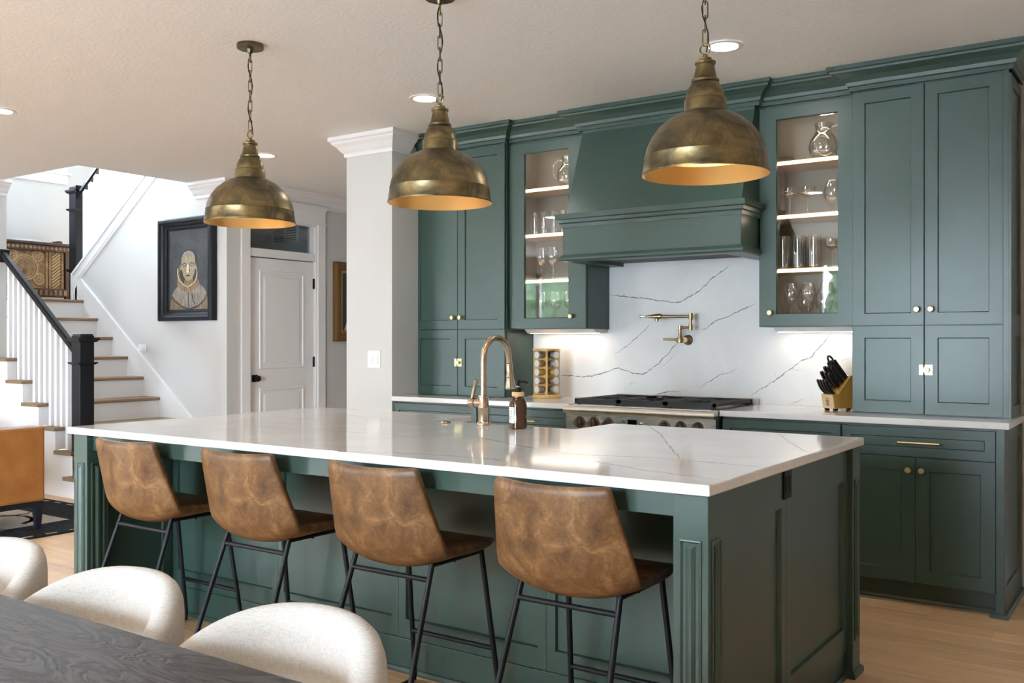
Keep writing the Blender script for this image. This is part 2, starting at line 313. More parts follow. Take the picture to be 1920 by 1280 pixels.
# stairwell shaft above
mb = MB(); mb.box(-10.42, 6.75, 1.5, -7.0, 6.87, 5.2); struct(mb, 'wall_stairwell_far', 'wall_paint')
mb = MB(); Xl = -10.3; a, b, c, d = 4.6, 5.93, 3.2, 4.6
mb.box(Xl-.12, 4.36, 0, Xl, 6.87, c); mb.box(Xl-.12, 4.36, d, Xl, 6.87, 5.2); mb.box(Xl-.12, 4.36, c, Xl, a, d); mb.box(Xl-.12, b, c, Xl, 6.87, d); struct(mb, 'wall_landing', 'wall_paint')
mb = MB(); mb.box(-10.3, 4.30, 3.04, -7.3, 4.42, 5.2); mb.box(-7.41, 4.42, 3.04, -7.3, 6.75, 5.2); struct(mb, 'wall_stairwell_near', 'wall_paint')
mb = MB(); mb.sweep([(a, c), (a, d), (b, d), (b, c)], [(-.075, -.0), (-.075, .02), (.02, .02), (.02, -.12), (0, -.12), (0, 0)], lambda p, q, e: (Xl+e, p, q), closed=True)
mb.box(Xl, a-.11, c-.035, Xl+.05, b+.11, c-.005); mb.box(Xl, a-.08, c-.14, Xl+.018, b+.08, c-.035)
w = struct(mb, 'window_5', 'white_trim'); g = MB(); g.box(Xl-.07, a, c, Xl-.064, b, d); g.build('pane', 'window_glass', w)
g = MB(); g.box(Xl-.08, (a+b)/2-.02, c, Xl-.05, (a+b)/2+.02, d); g.build('mullion', 'white_trim', w)
# ground and trees outside
mb = MB(); mb.box(-30, -30, -.5, 20, FW-.12, -.25); g = struct(mb, 'ground', 'pale_bounce_ground')  # unseen ground, made pale to bounce sky light up to the ceiling
def tree(x, y, h, r, label):
    t = thing('garden_tree', (x, y, -.25), label, 'tree', 'garden trees outside the windows')
    MB().tube([(x, y, -.25), (x+.05, y, h*.4), (x, y+.05, h*.7)], [.16, .12, .06], 8).build('trunk', 'bark', t, smooth=True)
    bm = bmesh.new(); bmesh.ops.create_icosphere(bm, subdivisions=4, radius=1)
    R = random.Random(int(x*10))
    lob = [Vector((R.uniform(-1, 1), R.uniform(-1, 1), R.uniform(-.8, 1))).normalized() for _ in range(26)]
    for q in bm.verts:
        n_ = q.co.normalized(); k = .72+.34*max(0, max((n_.dot(l)-.8)*5 for l in lob))+R.uniform(-.07, .07)
        q.co = Vector((n_.x*r*k, n_.y*r*k, n_.z*h*.46*k))
    mb = MB(); mb.v = [(x+q.co.x, y+q.co.y, h*.56+q.co.z) for q in bm.verts]; mb.f = [tuple(l.index for l in f.verts) for f in bm.faces]; bm.free()
    mb.build('crown', 'leaf_green', t)
for k, (x, y, h, r) in enumerate([(-23.5, -17, 5, 2.4), (-17.5, -16, 4.6, 2.2), (-11.5, -18, 5.2, 2.3), (-6, -17, 4.8, 2.2), (0.5, -18, 5, 2.3)]): tree(x, y, h, r, 'leafy green garden tree seen through the windows')
# mouldings
mb = MB(); mb.sweep([(-4.856, 8.9), (-4.856, 4.93), (-4.424, 4.93), (-4.424, 5.11)], ROOMCROWN, XY); struct(mb, 'trim_1', 'white_trim')
mb = MB(); mb.sweep([(-7.41, W0), (-6.967, W0), (-6.967, 8.9)], ROOMCROWN, XY); struct(mb, 'trim_2', 'white_trim')
mb = MB(); mb.sweep([(-12.2, 4.36), (-8.66, 4.36), (-8.66, 4.48)], ROOMCROWN, XY); struct(mb, 'trim_3', 'white_trim')
mb = MB(); mb.sweep([(-4.856, 8.9), (-4.856, 4.93), (-4.424, 4.93)], BASEPROF, XY); struct(mb, 'baseboard_pillar', 'white_trim')
mb = MB(); mb.sweep([(-7.2, W0), (-6.967, W0), (-6.967, 5.72)], BASEPROF, XY); mb.sweep([(-6.967, 6.765), (-6.967, 8.9)], BASEPROF, XY); struct(mb, 'baseboard_hall', 'white_trim')
mb = MB(); mb.sweep([(-.60, W0), (3, W0)], BASEPROF, XY); struct(mb, 'baseboard_back', 'white_trim')
mb = MB(); mb.sweep([(-12.2, 4.36), (-8.66, 4.36)], BASEPROF, XY); struct(mb, 'baseboard_landing', 'white_trim')
# sloping cap and skirt on the knee wall under the upper flight
def slope(a, b, up):
    return lambda p, q, c: (p, W0-c, q)
sl = .7184; A0 = (-9.40, 1.98); A1 = (-6.97, 1.98+2.43*sl)
mb = MB(); mb.sweep([(-9.40, 1.70), (-9.40, 1.98), A1], [(0, -.13), (-.022, -.13), (-.022, .03), (0, .03)], lambda p, q, c: (p, W0-c, q))
mb.sweep([(-9.40, 1.70), (-9.40, 1.98), A1], [(0, .0), (0, .018), (.075, .018), (.085, .012), (.10, .012), (.105, .0)], lambda p, q, c: (p, W0-c, q)); struct(mb, 'trim_4', 'white_trim')
# lower skirt board against the painted wall
RUN, RISE = .2565, .1908; NX = lambda k: -7.915+(4-k)*RUN
mb = MB(); s2 = RISE/RUN
up = lambda x, off: (x, RISE+(NX(1)-x)*s2+off)
p = [up(-9.26, .14), (-9.26, 1.72), up(-9.197, -.35), up(-7.0, -.35), (-7.0, 0), (-6.99, 0), up(-6.99, .14)]
mb.prism([(-9.36, 2.0-.16), (-9.26, up(-9.26, .14)[1]), (-6.985, up(-6.985, .14)[1]), (-6.985, 0), (-7.4, 0), (-9.36, 1.55)], lambda a, b, t: (a, t, b), W0-.018, W0)
mb.prism([up(-9.26, .14), up(-6.985, .14), up(-6.985, .175), up(-9.26, .175)], lambda a, b, t: (a, t, b), W0-.028, W0); struct(mb, 'trim_5', 'white_trim')
# closet behind the transom with its sloping soffit
mb = MB(); mb.box(-8.4, W0+.12, 0, -8.3, 6.75, 2.74); mb.prism([(-8.3, 1.95), (-7.09, 2.74), (-7.09, 2.80), (-8.3, 2.05)], lambda a, b, t: (a, t, b), W0+.12, 6.75); mb.box(-8.3, 6.66, 0, -7.09, 6.76, 2.74); struct(mb, 'wall_closet', 'wall_paint')
# door with transom
D = thing('door_1', (X, 6.24, 0), 'white two-panel door with black knob and glass transom', 'door'); del D['category']; del D['label']; D['kind'] = 'structure'
Ya, Yb = 5.835, 6.644
mb = MB(); mb.box(X-.03, Ya, .01, X-.07, Yb, 2.07); leaf = mb.build('door_leaf', 'white_trim', D, bevel=.002)
def raised(parent, y0, y1, z0, z1, xf):
    R = lambda i, d: [(xf+d, y0+i, z0+i), (xf+d, y1-i, z0+i), (xf+d, y1-i, z1-i), (xf+d, y0+i, z1-i)]
    q = MB()
    for i, d in ((-.006, .0), (.0, .007), (.014, .007), (.022, -.002), (.04, -.001), (.065, .006)): q.v += R(i, d)
    for i in range(5):
        for j in range(4): q.f.append((i*4+j, i*4+(j+1) % 4, i*4+4+(j+1) % 4, i*4+4+j))
    q.f.append((20, 21, 22, 23)); return q.build('door_panel', 'white_trim', parent)
raised(leaf, Ya+.13, Yb-.13, 1.04, 1.95, X-.03); raised(leaf, Ya+.13, Yb-.13, .25, .85, X-.03)
mb = MB(); ky = 5.905; mb.box(X-.03, ky-.033, .915, X-.022, ky+.033, .98); mb.tube([(X-.022, ky, .947), (X+.012, ky, .947)], .012, 12); mb.lathe([(0, 0), (.024, 0), (.027, .006), (.027, .022), (.022, .026), (0, .026)], (X+.008, ky, .947), 20, (1, 0, 0)); mb.build('door_knob', 'black_plastic', leaf, smooth=True)
for z in (.3, 1.09, 1.86): MB().box(X-.032, Yb-.012, z-.05, X-.016, Yb+.016, z+.05).build('hinge', 'black_plastic', D)
mb = MB(); mb.box(X-.10, Ya-.03, 0, X-.0, Ya-.003, 2.45); mb.box(X-.10, Yb+.003, 0, X, Yb+.03, 2.45); mb.box(X-.10, Ya-.003, 2.42, X, Yb+.003, 2.45); mb.box(X-.09, Ya-.003, 2.078, X-.004, Yb+.003, 2.155); mb.build('jamb', 'white_trim', D, bevel=.002)
mb = MB(); mb.box(X, Ya-.115, 0, X+.02, Ya-.018, 2.44); mb.box(X, Yb+.018, 0, X+.02, Yb+.115, 2.44); mb.box(X, Ya-.13, 2.44, X+.026, Yb+.13, 2.455); mb.box(X, Ya-.115, 2.455, X+.02, Yb+.115, 2.57)
mb.sweep([(Ya-.115, X), (Yb+.115, X)], [(0, 2.565), (-.02, 2.565), (-.05, 2.60), (-.06, 2.605), (-.06, 2.62), (0, 2.62)], lambda a, b, c: (b, a, c)); mb.build('casing', 'white_trim', D, bevel=.0015)
MB().box(X-.06, Ya, 2.157, X-.054, Yb, 2.42).build('transom_pane', 'transom_glass', D)
mb = MB(); mb.box(X-.085, Ya, 2.155, X-.03, Ya+.02, 2.42); mb.box(X-.085, Yb-.03, 2.155, X-.03, Yb, 2.42); mb.build('transom_frame', 'white_trim', D)
# return-air grille inside the closet
gt = thing('air_grille', (-7.35, 6.66, 2.2), 'white louvred air grille seen through the glass transom', 'vent')
mb = MB(); gx, gz = -7.42, 2.40; pr = [(0, 0), (.03, 0), (.03, .012), (0, .012)]
mb.sweep([(gx-.2, gz-.12), (gx-.2, gz+.12), (gx+.2, gz+.12), (gx+.2, gz-.12)], pr, lambda a, b, c: (a, 6.66-c, b), closed=True); mb.box(gx-.008, 6.648, gz-.12, gx+.008, 6.66, gz+.12); mb.build('grille_frame', 'white_plastic', gt)
for i in range(9): MB().obox((gx, 6.652, gz-.1+.025*i), (1, 0, 0), (0, .7, .7), (0, -.7, .7), .17, .010, .0015).build('louvre', 'white_plastic', gt)
MB().box(gx-.18, 6.658, gz-.12, gx+.18, 6.6595, gz+.12).build('duct_opening', 'black_plastic', gt)

# ------------------------------------------------------------------ staircase
st = thing('staircase', (-8.2, 4.95, 0), 'white staircase with oak treads rising beside the painted wall', 'staircase')
YA, YB = 4.385, 5.547
for k in range(1, 10):
    z = RISE*k; x = NX(k)
    if k < 9:
        mb = MB(); pr = [(x-RUN-.012, z-.03), (x-.012, z-.03), (x-.003, z-.026), (x, z-.015), (x-.003, z-.004), (x-.012, z), (x-RUN-.012, z)]
        y0 = YA-.03 if k < 7 else YA
        if k == 1: mb.prism(pr, lambda a, b, t: (a, t, b), YA-.10, YB)
        else: mb.prism(pr, lambda a, b, t: (a, t, b), y0, YB)
        mb.build('tread', 'oak_tread', st, smooth=True)
    mb = MB(); mb.box(x-.045, YA+.031, z-RISE, x-.0285, YB, z-.03); mb.build('riser', 'white_trim', st)
mb = MB(); x = NX(9); mb.box(-10.3, 4.48, 1.5, x-.03, 6.75, 1.69); mb.build('landing_slab', 'white_trim', st)
mb = MB(); mb.box(-10.3, 4.48, 1.69, x, 6.75, 1.717); mb.build('landing_floor', 'oak_tread', st, bevel=.008)
mb = MB()
for k in range(1, 7): mb.box(max(-8.66, NX(k+1)-.028), YA-.004, 0, NX(k)-.028, YA+.03, RISE*k-.03)
mb.build('stringer', 'white_trim', st)
mb = MB(); mb.prism([(-8.66, 1.5), (-9.3, 1.6), (-9.3, 1.3), (-8.66, 1.1)], lambda a, b, t: (a, t, b), 4.48, 4.5); mb.build('wall_skirt', 'white_trim', st)
# bottom-flight railing
def newel(t, x0, y0, w, zb, zt, bands):
    mb = MB(); mb.box(x0, y0, zb, x0+w, y0+w, zt-.012)
    mb.build('newel_post', 'black_wood', t, bevel=.003)
    for z, pr_, h in bands:
        q = MB(); q.sweep([(x0, y0), (x0, y0+w), (x0+w, y0+w), (x0+w, y0)], [(0, z), (0, z+h), (-pr_, z+h), (-pr_, z+h*.55), (-pr_*.4, z)], XY, closed=True); q.build('newel_moulding', 'black_wood', t)
    c = x0+w/2, y0+w/2
    q = MB(); q.box(x0+.006, y0+.006, zt-.012, x0+w-.006, y0+w-.006, zt); q.build('newel_cap', 'black_wood', t, bevel=.004)
def rail(t, y, x0, z0, x1, z1):
    prof = [(-.032, .02), (-.03, .05), (-.018, .066), (.018, .066), (.03, .05), (.032, .02), (.02, .01), (.02, -.004), (-.02, -.004), (-.02, .01)]
    q = MB(); n = len(prof); q.v = [(x0, y+a, z0+b) for a, b in prof]+[(x1, y+a, z1+b) for a, b in prof]
    q.f = [tuple(range(n)), tuple(range(2*n-1, n-1, -1))]+[(i, (i+1) % n, n+(i+1) % n, n+i) for i in range(n)]; return q.build('handrail', 'black_wood', t)
rt = thing('stair_railing', (-7.41, 4.46, .19), 'black newel and handrail with white balusters on the lower stair flight', 'railing')
newel(rt, -7.475, 4.40, .125, .19, 1.352, [(1.285, .032, .035), (1.10, .022, .02), (.19, .012, .12)])
RZ = lambda x: 1.223+.741*(-7.57-x)
rail(rt, 4.462, -7.475, RZ(-7.475), -8.66, RZ(-8.66))
for k in range(2, 7):
    for j in range(3):
        x = NX(k)-.05-j*RUN/3
        if x > -7.54 or x < -8.63: continue
        MB().box(x-.018, 4.444, RISE*k, x+.018, 4.480, RZ(x)+.012).build('baluster', 'white_trim', rt)
for x in (-7.515,): MB().box(x-.017, 4.446, RISE*2, x+.016, 4.478, RZ(x)+.012).build('baluster', 'white_trim', rt)
MB().box(-8.672, 4.42, RZ(-8.66)-.03, -8.655, 4.505, RZ(-8.66)+.09).build('wall_rosette', 'black_wood', rt, bevel=.004)
# upper-flight railing on the knee wall
ru = thing('stair_railing', (-9.42, 5.63, 1.717), 'black newel and white balusters of the upper flight above the knee wall', 'railing')
newel(ru, -9.535, 5.585, .125, 1.717, 2.925, [(2.84, .03, .035), (2.66, .022, .02), (2.02, .022, .025)])
UZ = lambda x: 2.80+.7184*(x+9.41)
rail(ru, 5.625, -9.41, UZ(-9.41)-.02, -7.45, UZ(-7.45)-.02)
x = -9.30
while x < -7.5:
    MB().box(x-.018, 5.607, 2.0+(x+9.40)*sl, x+.018, 5.643, UZ(x)).build('baluster', 'white_trim', ru); x += .098
# carved chest on the landing
ch = thing('carved_chest', (-10.02, 5.1, 1.717), 'old carved wooden chest with rosettes standing on the stair landing', 'chest')
cx = -9.79; c0, c1, z0, z1 = 4.60, 5.745, 1.79, 2.285
MB().box(-10.24, c0, z0, cx-.03, c1, z1).build('chest_body', 'carved_wood', ch)
mb = MB()
mb.box(cx-.03, c1-.055, 1.717, cx+.012, c1, z1+.02); mb.box(cx-.03, c0, 1.717, cx+.012, c0+.055, z1+.02); mb.box(cx-.03, c0, z1-.045, cx+.015, c1, z1+.02); mb.box(cx-.03, c0, z0-.03, cx+.015, c1, z0+.06); mb.build('chest_frame', 'carved_dark', ch, bevel=.006)
mb = MB(); mb.box(-10.25, c0-.02, z1+.02, cx+.03, c1+.03, z1+.05); mb.build('chest_lid', 'carved_dark', ch, bevel=.008)
MB().box(-10.25, c1-.02, z1+.02, cx-.2, c1+.035, z1+.10).build('lid_end', 'carved_dark', ch, bevel=.01)
def ring(y, z, R, r, x=None): return MB().tube([(cx-.028, y+R*math.cos(t*math.pi/12), z+R*math.sin(t*math.pi/12)) for t in range(24)], r, 6, closed=True)
for (y, z, R) in [(5.27, 2.06, .13), (5.13, 2.18, .058), (5.40, 2.185, .058), (5.415, 1.945, .058), (5.12, 1.945, .058), (4.80, 2.06, .13)]:
    ring(y, z, R, .009).build('rosette_ring', 'carved_light', ch, smooth=True); ring(y, z, R*.82, .005).build('rosette_ring', 'carved_light', ch, smooth=True)
    if R < .1:
        mb = MB()
        for k in range(10): t = k*math.pi/5; mb.obox((cx-.027, y+R*.42*math.cos(t), z+R*.42*math.sin(t)), (1, 0, 0), (0, math.cos(t), math.sin(t)), (0, -math.sin(t), math.cos(t)), .007, R*.36, R*.09)
        mb.build('rosette_petals', 'carved_light', ch)
for y in (5.495, 5.53, 5.668): MB().box(cx-.03, y-.012, z0+.06, cx-.012, y+.012, z1-.045).build('stile', 'carved_wood', ch)
for i in range(11):
    z = z0+.09+i*.034; MB().obox((cx-.026, 5.60, z), (1, 0, 0), (0, .78, .62), (0, -.62, .78), .008, .062, .0075).build('carved_slat', 'carved_light', ch)
for i in range(24): MB().obox((cx+.016, c0+.06+i*.046, z1-.012), (1, 0, 0), (0, .7, .7), (0, -.7, .7), .005, .014, .014).build('carved_tooth', 'carved_wood', ch)
for i in range(20): MB().box(cx+.012, c0+.06+i*.053, z0-.01, cx+.02, c0+.09+i*.053, z0+.045).build('carved_bead', 'carved_wood', ch)
one(MB().prism([(4.75, 2.337), (5.55, 2.337), (5.55, 2.342), (5.3, 2.36), (5.1, 2.346), (4.75, 2.345)], lambda a, b, t: (t, a, b), -10.15, cx+.0), 'folded_paper', 'white_plastic', 'white papers lying on the lid of the carved chest', 'paper')
# framed portrait, gilt picture, switches
def picture_frame(t, U0, U1, Z0, Z1, fn, prof, mt, name='frame'):
    return MB().sweep([(U0, Z0), (U0, Z1), (U1, Z1), (U1, Z0)], prof, fn, closed=True).build(name, mt, t)
pt = thing('framed_portrait', (-7.49, W0, 1.48), 'portrait of a hooded bald monk in a wide black frame on the stair wall', 'picture')
fn = lambda a, b, c: (a, W0-c, b)
FP = [(0, 0), (0, .062), (.012, .075), (.035, .075), (.042, .06), (.065, .052), (.072, .038), (.092, .034), (.096, .02), (.105, .018), (.105, 0)]
picture_frame(pt, -7.886, -7.10, 1.481, 2.432, fn, FP, 'black_wood')
cu0, cu1, cz0, cz1 = -7.79, -7.196, 1.577, 2.336
MB().box(cu0, W0-.014, cz0, cu1, W0-.004, cz1).build('canvas', 'paint_backdrop', pt)
def pic(poly, lay, mt, name):       # poly in 0..1 canvas space
    q = MB(); q.prism([(cu0+(cu1-cu0)*a, cz0+(cz1-cz0)*b) for a, b in poly], lambda a, b, t: (a, W0-.014-t, b), 0, .0006*lay); return q.build(name, mt, pt)
def pxp(l): return [((a-75)/497, 1-(b-60)/1030) for a, b in l]
def ell(cx_, cy_, rx, ry, n=28, a0=0, a1=360): return [(cx_+rx*math.cos(math.radians(a0+(a1-a0)*i/n)), cy_+ry*math.sin(math.radians(a0+(a1-a0)*i/n))) for i in range(n+(0 if a1-a0 == 360 else 1))]
pic(pxp([(92, 1088), (100, 1000), (125, 900), (200, 850), (450, 850), (545, 905), (570, 1000), (572, 1088)]), 1, 'paint_robe', 'robe')
pic(pxp([(118, 890), (150, 830), (195, 775), (460, 765), (510, 810), (545, 880), (515, 950), (440, 1020), (340, 1055), (240, 1020), (160, 950)]), 2, 'paint_cape', 'cape')
pic(pxp([(118, 905), (160, 960), (240, 1030), (340, 1066), (440, 1030), (515, 960), (545, 890), (545, 905), (515, 980), (440, 1050), (340, 1088), (240, 1050), (160, 982), (116, 925)]), 3, 'paint_line', 'cape_hem')
pic(pxp([(185, 770), (190, 640), (205, 545), (232, 500), (420, 500), (438, 600), (440, 690), (462, 770), (400, 840), (320, 862), (240, 832)]), 3, 'paint_robe', 'hood')
pic(pxp([(215, 600), (228, 520), (240, 505), (415, 505), (430, 600), (425, 690), (385, 750), (325, 790), (260, 750), (225, 680)]), 4, 'paint_line', 'hood_opening')
pic(pxp([(285, 690), (385, 690), (388, 755), (325, 800), (268, 752)]), 5, 'paint_robe', 'neck')
pic(pxp(ell(323, 440, 96, 118)), 5, 'paint_line', 'scalp_outline')
pic(pxp(ell(324, 448, 86, 108)), 6, 'paint_scalp', 'scalp')
pic(pxp([(240, 470), (252, 420), (324, 395), (396, 420), (410, 470), (408, 560), (396, 640), (372, 695), (325, 722), (290, 700), (262, 640), (244, 560)]), 7, 'paint_skin', 'face')
for s_ in (-1, 1):
    c_ = 324+s_*46
    pic(pxp([(c_-34, 512), (c_, 484), (c_+34, 512), (c_+30, 520), (c_, 496), (c_-30, 520)]), 9, 'paint_line', 'eyebrow')
    pic(pxp(ell(c_, 528, 26, 14)), 8, 'paint_scalp', 'eyelid'); pic(pxp(ell(c_, 532, 20, 5)), 9, 'paint_line', 'eye')
pic(pxp([(312, 510), (330, 510), (336, 590), (342, 608), (324, 618), (302, 606), (308, 590)]), 9, 'paint_light', 'nose'); pic(pxp([(336, 520), (344, 600), (342, 612), (334, 600)]), 10, 'paint_line', 'nose_line')
pic(pxp([(296, 648), (322, 640), (348, 648), (342, 664), (322, 672), (302, 664)]), 9, 'paint_line', 'mouth'); pic(pxp([(300, 660), (344, 660), (334, 676), (312, 676)]), 10, 'paint_skin', 'lower_lip')
for s_ in (-1, 1): pic(pxp(ell(324+s_*90, 545, 9, 36)), 6, 'paint_scalp', 'ear')
lp = [(190, 560), (192, 640), (215, 715), (262, 765), (322, 800), (388, 762), (424, 705), (436, 630), (432, 560)]
pic(pxp(lp+[(a+(6 if a < 322 else -6), b-7) for a, b in lp[::-1]]), 10, 'paint_light', 'hood_edge')
pic(pxp([(318, 862), (326, 862), (330, 1050), (324, 1050)]), 5, 'paint_line', 'fold'); pic(pxp([(362, 880), (372, 878), (385, 960), (412, 1015), (402, 1015), (378, 965)]), 5, 'paint_line', 'fold')
gp = thing('gilt_picture', (-6.95, 7.1, 1.29), 'small picture in an ornate gilt frame on the hall wall', 'picture')
fh = lambda a, b, c: (-6.967+c, a, b)
MB().sweep([(7.55, 1.29), (7.55, 2.097), (6.877, 2.097), (6.877, 1.29)], [(0, 0), (0, .03), (-.02, .045), (-.06, .04), (-.075, .028), (-.10, .03), (-.115, .015), (-.115, 0)], fh, closed=True).build('frame', 'gilt', gp)
MB().sweep([(7.46, 1.38), (7.46, 2.007), (6.967, 2.007), (6.967, 1.38)], [(0, .02), (0, .036), (-.02, .03), (-.02, .02)], fh, closed=True).build('inner_moulding', 'gilt_light', gp)
MB().box(-6.962, 6.98, 1.39, -6.952, 7.45, 2.0).build('canvas', 'canvas_dark', gp); MB().prism([(7.02, 1.40), (7.44, 1.40), (7.44, 1.8), (7.25, 1.72), (7.12, 1.62)], lambda a, b, t: (t, a, b), -6.952, -6.951).build('painted_figure', 'paint_white', gp)
sw = thing('light_switch', (-8.22, W0, 1.197), 'small white square switch on the stair wall beside the steps', 'switch'); MB().box(-8.283, W0-.006, 1.197, -8.154, W0, 1.264).build('plate', 'white_plastic', sw, bevel=.002); MB().box(-8.26, W0-.010, 1.212, -8.178, W0-.006, 1.249).build('rocker', 'white_plastic', sw, bevel=.002)
sw = thing('light_switch', (-4.59, 4.93, 1.105), 'white three-gang switch plate on the pillar', 'switch'); MB().box(-4.648, 4.924, 1.105, -4.528, 4.93, 1.226).build('plate', 'white_plastic', sw, bevel=.002)
for i in range(2): MB().box(-4.634+i*.05, 4.920, 1.135, -4.596+i*.05, 4.925, 1.197).build('rocker', 'white_plastic', sw, bevel=.0015)
# recessed ceiling lights
for i, (x, y) in enumerate([(-1.813, 4.439), (-3.666, 4.379), (-5.815, 5.011), (-6.055, 3.091), (-2.87, 1.21), (-5.97, 1.12)]):
    lab = ['round recessed ceiling light above the knife block', 'round recessed ceiling light in front of the pantry cabinet beside the pillar', 'round recessed ceiling light near the hall opening', 'round recessed ceiling light over the floor beside the stairs', 'round recessed ceiling light above the dining chairs', 'round recessed ceiling light above the lounge floor'][i]
    off = i > 3; nm = ('recessed_light', 'recessed_light', 'recessed_light', 'recessed_light', 'recessed_light_dining_offscreen', 'recessed_light_lounge_offscreen')[i]
    t = thing(nm, (x, y, 2.74), lab, 'ceiling light', 'recessed ceiling lights')
    MB().lathe([(.066, -.001), (.072, -.006), (.090, -.005), (.095, 0)], (x, y, 2.7395), 32).build('trim_ring', 'white_plastic', t, smooth=True)
    MB().lathe([(0, -.0025), (.067, -.0025), (.067, -.0005), (0, -.0005)], (x, y, 2.7395), 28).build(('lens', 'lens', 'lens', 'lens', 'lens_dining_offscreen', 'lens_lounge_offscreen')[i], 'can_glow', t)
# ------------------------------------------------------------------ back-run cabinets
G = 'green_paint'; NY = (0, -1, 0); UX = (1, 0, 0)
def crown(t, path): MB().sweep(path, CROWN, XY).build('crown_moulding', G, t)
def tall(x0, x1, label, side_right, path, latch_dx):
    yf = 5.205; t = thing('pantry_cabinet', ((x0+x1)/2, 5.4, .9145), label, 'cabinet')
    mb = MB(); mb.box(x0, yf+.022, .9145, x1, W0-.004, 2.738); mb.build('body', G, t)
    mid = (x0+x1)/2+(.0 if not side_right else -.012); xr = x1-.004 if not side_right else x1-.024
    mb = MB(); mb.box(x0, yf+.020, 2.612, x1, yf+.03, 2.738)
    if side_right: mb.box(x1-.024, yf, .9145, x1, yf+.03, 2.62)
    mb.build('face_frame', G, t)
    for (a, b) in ((x0+.004, mid-.0015), (mid+.0015, xr)):
        d = shaker(t, 'door', (a, yf, 1.3745), UX, NY, b-a, 2.610-1.3745); d2 = shaker(t, 'door', (a, yf, .918), UX, NY, b-a, 1.3715-.918)
        kx = b-.032 if a < mid-.1 else a+.032; knob(d, (kx, yf, 1.455), NY)
    lt = MB(); z = 1.145; lt.box(mid-.024, yf-.005, z-.026, mid-.005, yf, z+.026); lt.box(mid+.003, yf-.005, z-.026, mid+.040, yf, z+.026); lt.box(mid-.018, yf-.009, z-.012, mid+.034, yf-.004, z+.012); lt.lathe([(0, 0), (.010, 0), (.012, .006), (.009, .013), (0, .014)], (mid+.019, yf-.008, z), 14, NY)
    lt.build('latch', 'polished_brass', t, smooth=True)
    if side_right:
        for (za, zb) in ((.9145, 1.37), (1.37, 2.60)): shaker(t, 'side_panel', (x1+.012, yf+.002, za), (0, 1, 0), (1, 0, 0), W0-yf-.004, zb-za, stile=.055, th=.012, rec=.008)
    crown(t, path); return t
tall(-4.470, -3.665, 'tall green pantry cabinet beside the white pillar', False, [(-4.422, 5.205), (-3.665, 5.205), (-3.665, 5.40)], 0)
tall(-1.408, -.66, 'tall green pantry cabinet with a side panel beside the knife block', True, [(-1.408, 5.40), (-1.408, 5.205), (-.648, 5.205), (-.648, W0)], 0)
SH = [1.70, 2.003, 2.306]
def glasscab(x0, x1, o0, o1, label, knob_left, path):
    yf = 5.25; t = thing('glass_cabinet', ((x0+x1)/2, 5.4, 1.372), label, 'cabinet', None); th = .02
    mb = MB(); mb.box(x0, yf+.022, 1.372, x0+th, W0, 2.738); mb.box(x1-th, yf+.022, 1.372, x1, W0, 2.738); mb.box(x0+th, yf+.022, 1.372, x1-th, W0, 1.40); mb.box(x0+th, yf+.022, 2.60, x1-th, W0, 2.738); mb.build('body', G, t)
    q = MB(); q.box(x0+th, W0-.012, 1.40, x1-th, W0-.002, 2.60); q.box(x0+th, yf+.03, 1.40, x0+th+.003, W0-.012, 2.60); q.box(x1-th-.003, yf+.03, 1.40, x1-th, W0-.012, 2.60); q.box(x0+th, yf+.03, 1.40, x1-th, W0-.012, 1.404); q.box(x0+th, yf+.03, 2.596, x1-th, W0-.012, 2.60); q.build('lining', 'grey_interior', t)
    mb = MB(); mb.box(x0, yf+.020, 2.605, x1, yf+.03, 2.738)
    a, b = (x0+.004, x1-.004)
    if knob_left: a = x0+.012
    mb.build('face_frame', G, t)
    za, zb = 1.376, 2.603
    U = Vector(UX); P = lambda u, v_, d: (u, yf+d, v_)
    mb = MB(); R = lambda i0, i1, v0, v1, d: [P(i0, v0, d), P(i1, v0, d), P(i1, v1, d), P(i0, v1, d)]
    rg = [R(a, b, za, zb, .02), R(a, b, za, zb, .0015), R(a+.0015, b-.0015, za+.0015, zb-.0015, 0), R(o0, o1, 1.443, 2.536, 0), R(o0+.004, o1-.004, 1.447, 2.532, .009), R(o0+.004, o1-.004, 1.447, 2.532, .02)]
    for r_ in rg: mb.v += r_
    for i in range(6):
        i2 = (i+1) % 6
        for j in range(4): mb.f.append((i*4+j, i*4+(j+1) % 4, i2*4+(j+1) % 4, i2*4+j))
    d = mb.build('door', G, t)
    MB().box(o0-.004, yf+.011, 1.439, o1+.004, yf+.015, 2.54).build('glass_pane', 'pane_glass', d)
    knob(d, (o0-.03 if knob_left else o1+.028, yf, 1.452), NY)
    for z in SH:
        s_ = MB(); s_.box(x0+th+.003, yf+.045, z-.022, x1-th-.003, W0-.012, z); s_ = s_.build('shelf', 'maple_shelf', t)
        MB().box(x0+th+.003, yf+.037, z-.020, x1-th-.003, yf+.045, z-.006).build('led_strip', 'led_glow', s_)
    MB().box(x0+th+.01, yf+.04, 2.588, x1-th-.01, yf+.055, 2.596).build('led_strip', 'led_glow', t)
    crown(t, path)
    ps = thing('power_strip', ((x0+x1)/2, 5.45, 1.33), 'white angled outlet strip under the glass cabinet on the '+('spice-rack' if not knob_left else 'knife-block')+' side of the hood', 'power strip')
    MB().prism([(5.36, 1.3715), (5.40, 1.345), (W0-.03, 1.345), (W0-.03, 1.3715)], lambda p, q_, t_: (t_, p, q_), x0+.05, x1-.01).build('housing', 'white_plastic', ps, bevel=.002)
    MB().box(x0+.06, 5.42, 1.3435, x1-.02, 5.46, 1.345).build('light_bar', 'under_glow', ps)
    for xx in (x0+.17, x0+.36): MB().obox((xx, 5.379, 1.3578), (1, 0, 0), (0, .834, -.5517), (0, .5517, .834), .03, .012, .001).build('socket', 'label_paper', ps)
    return t
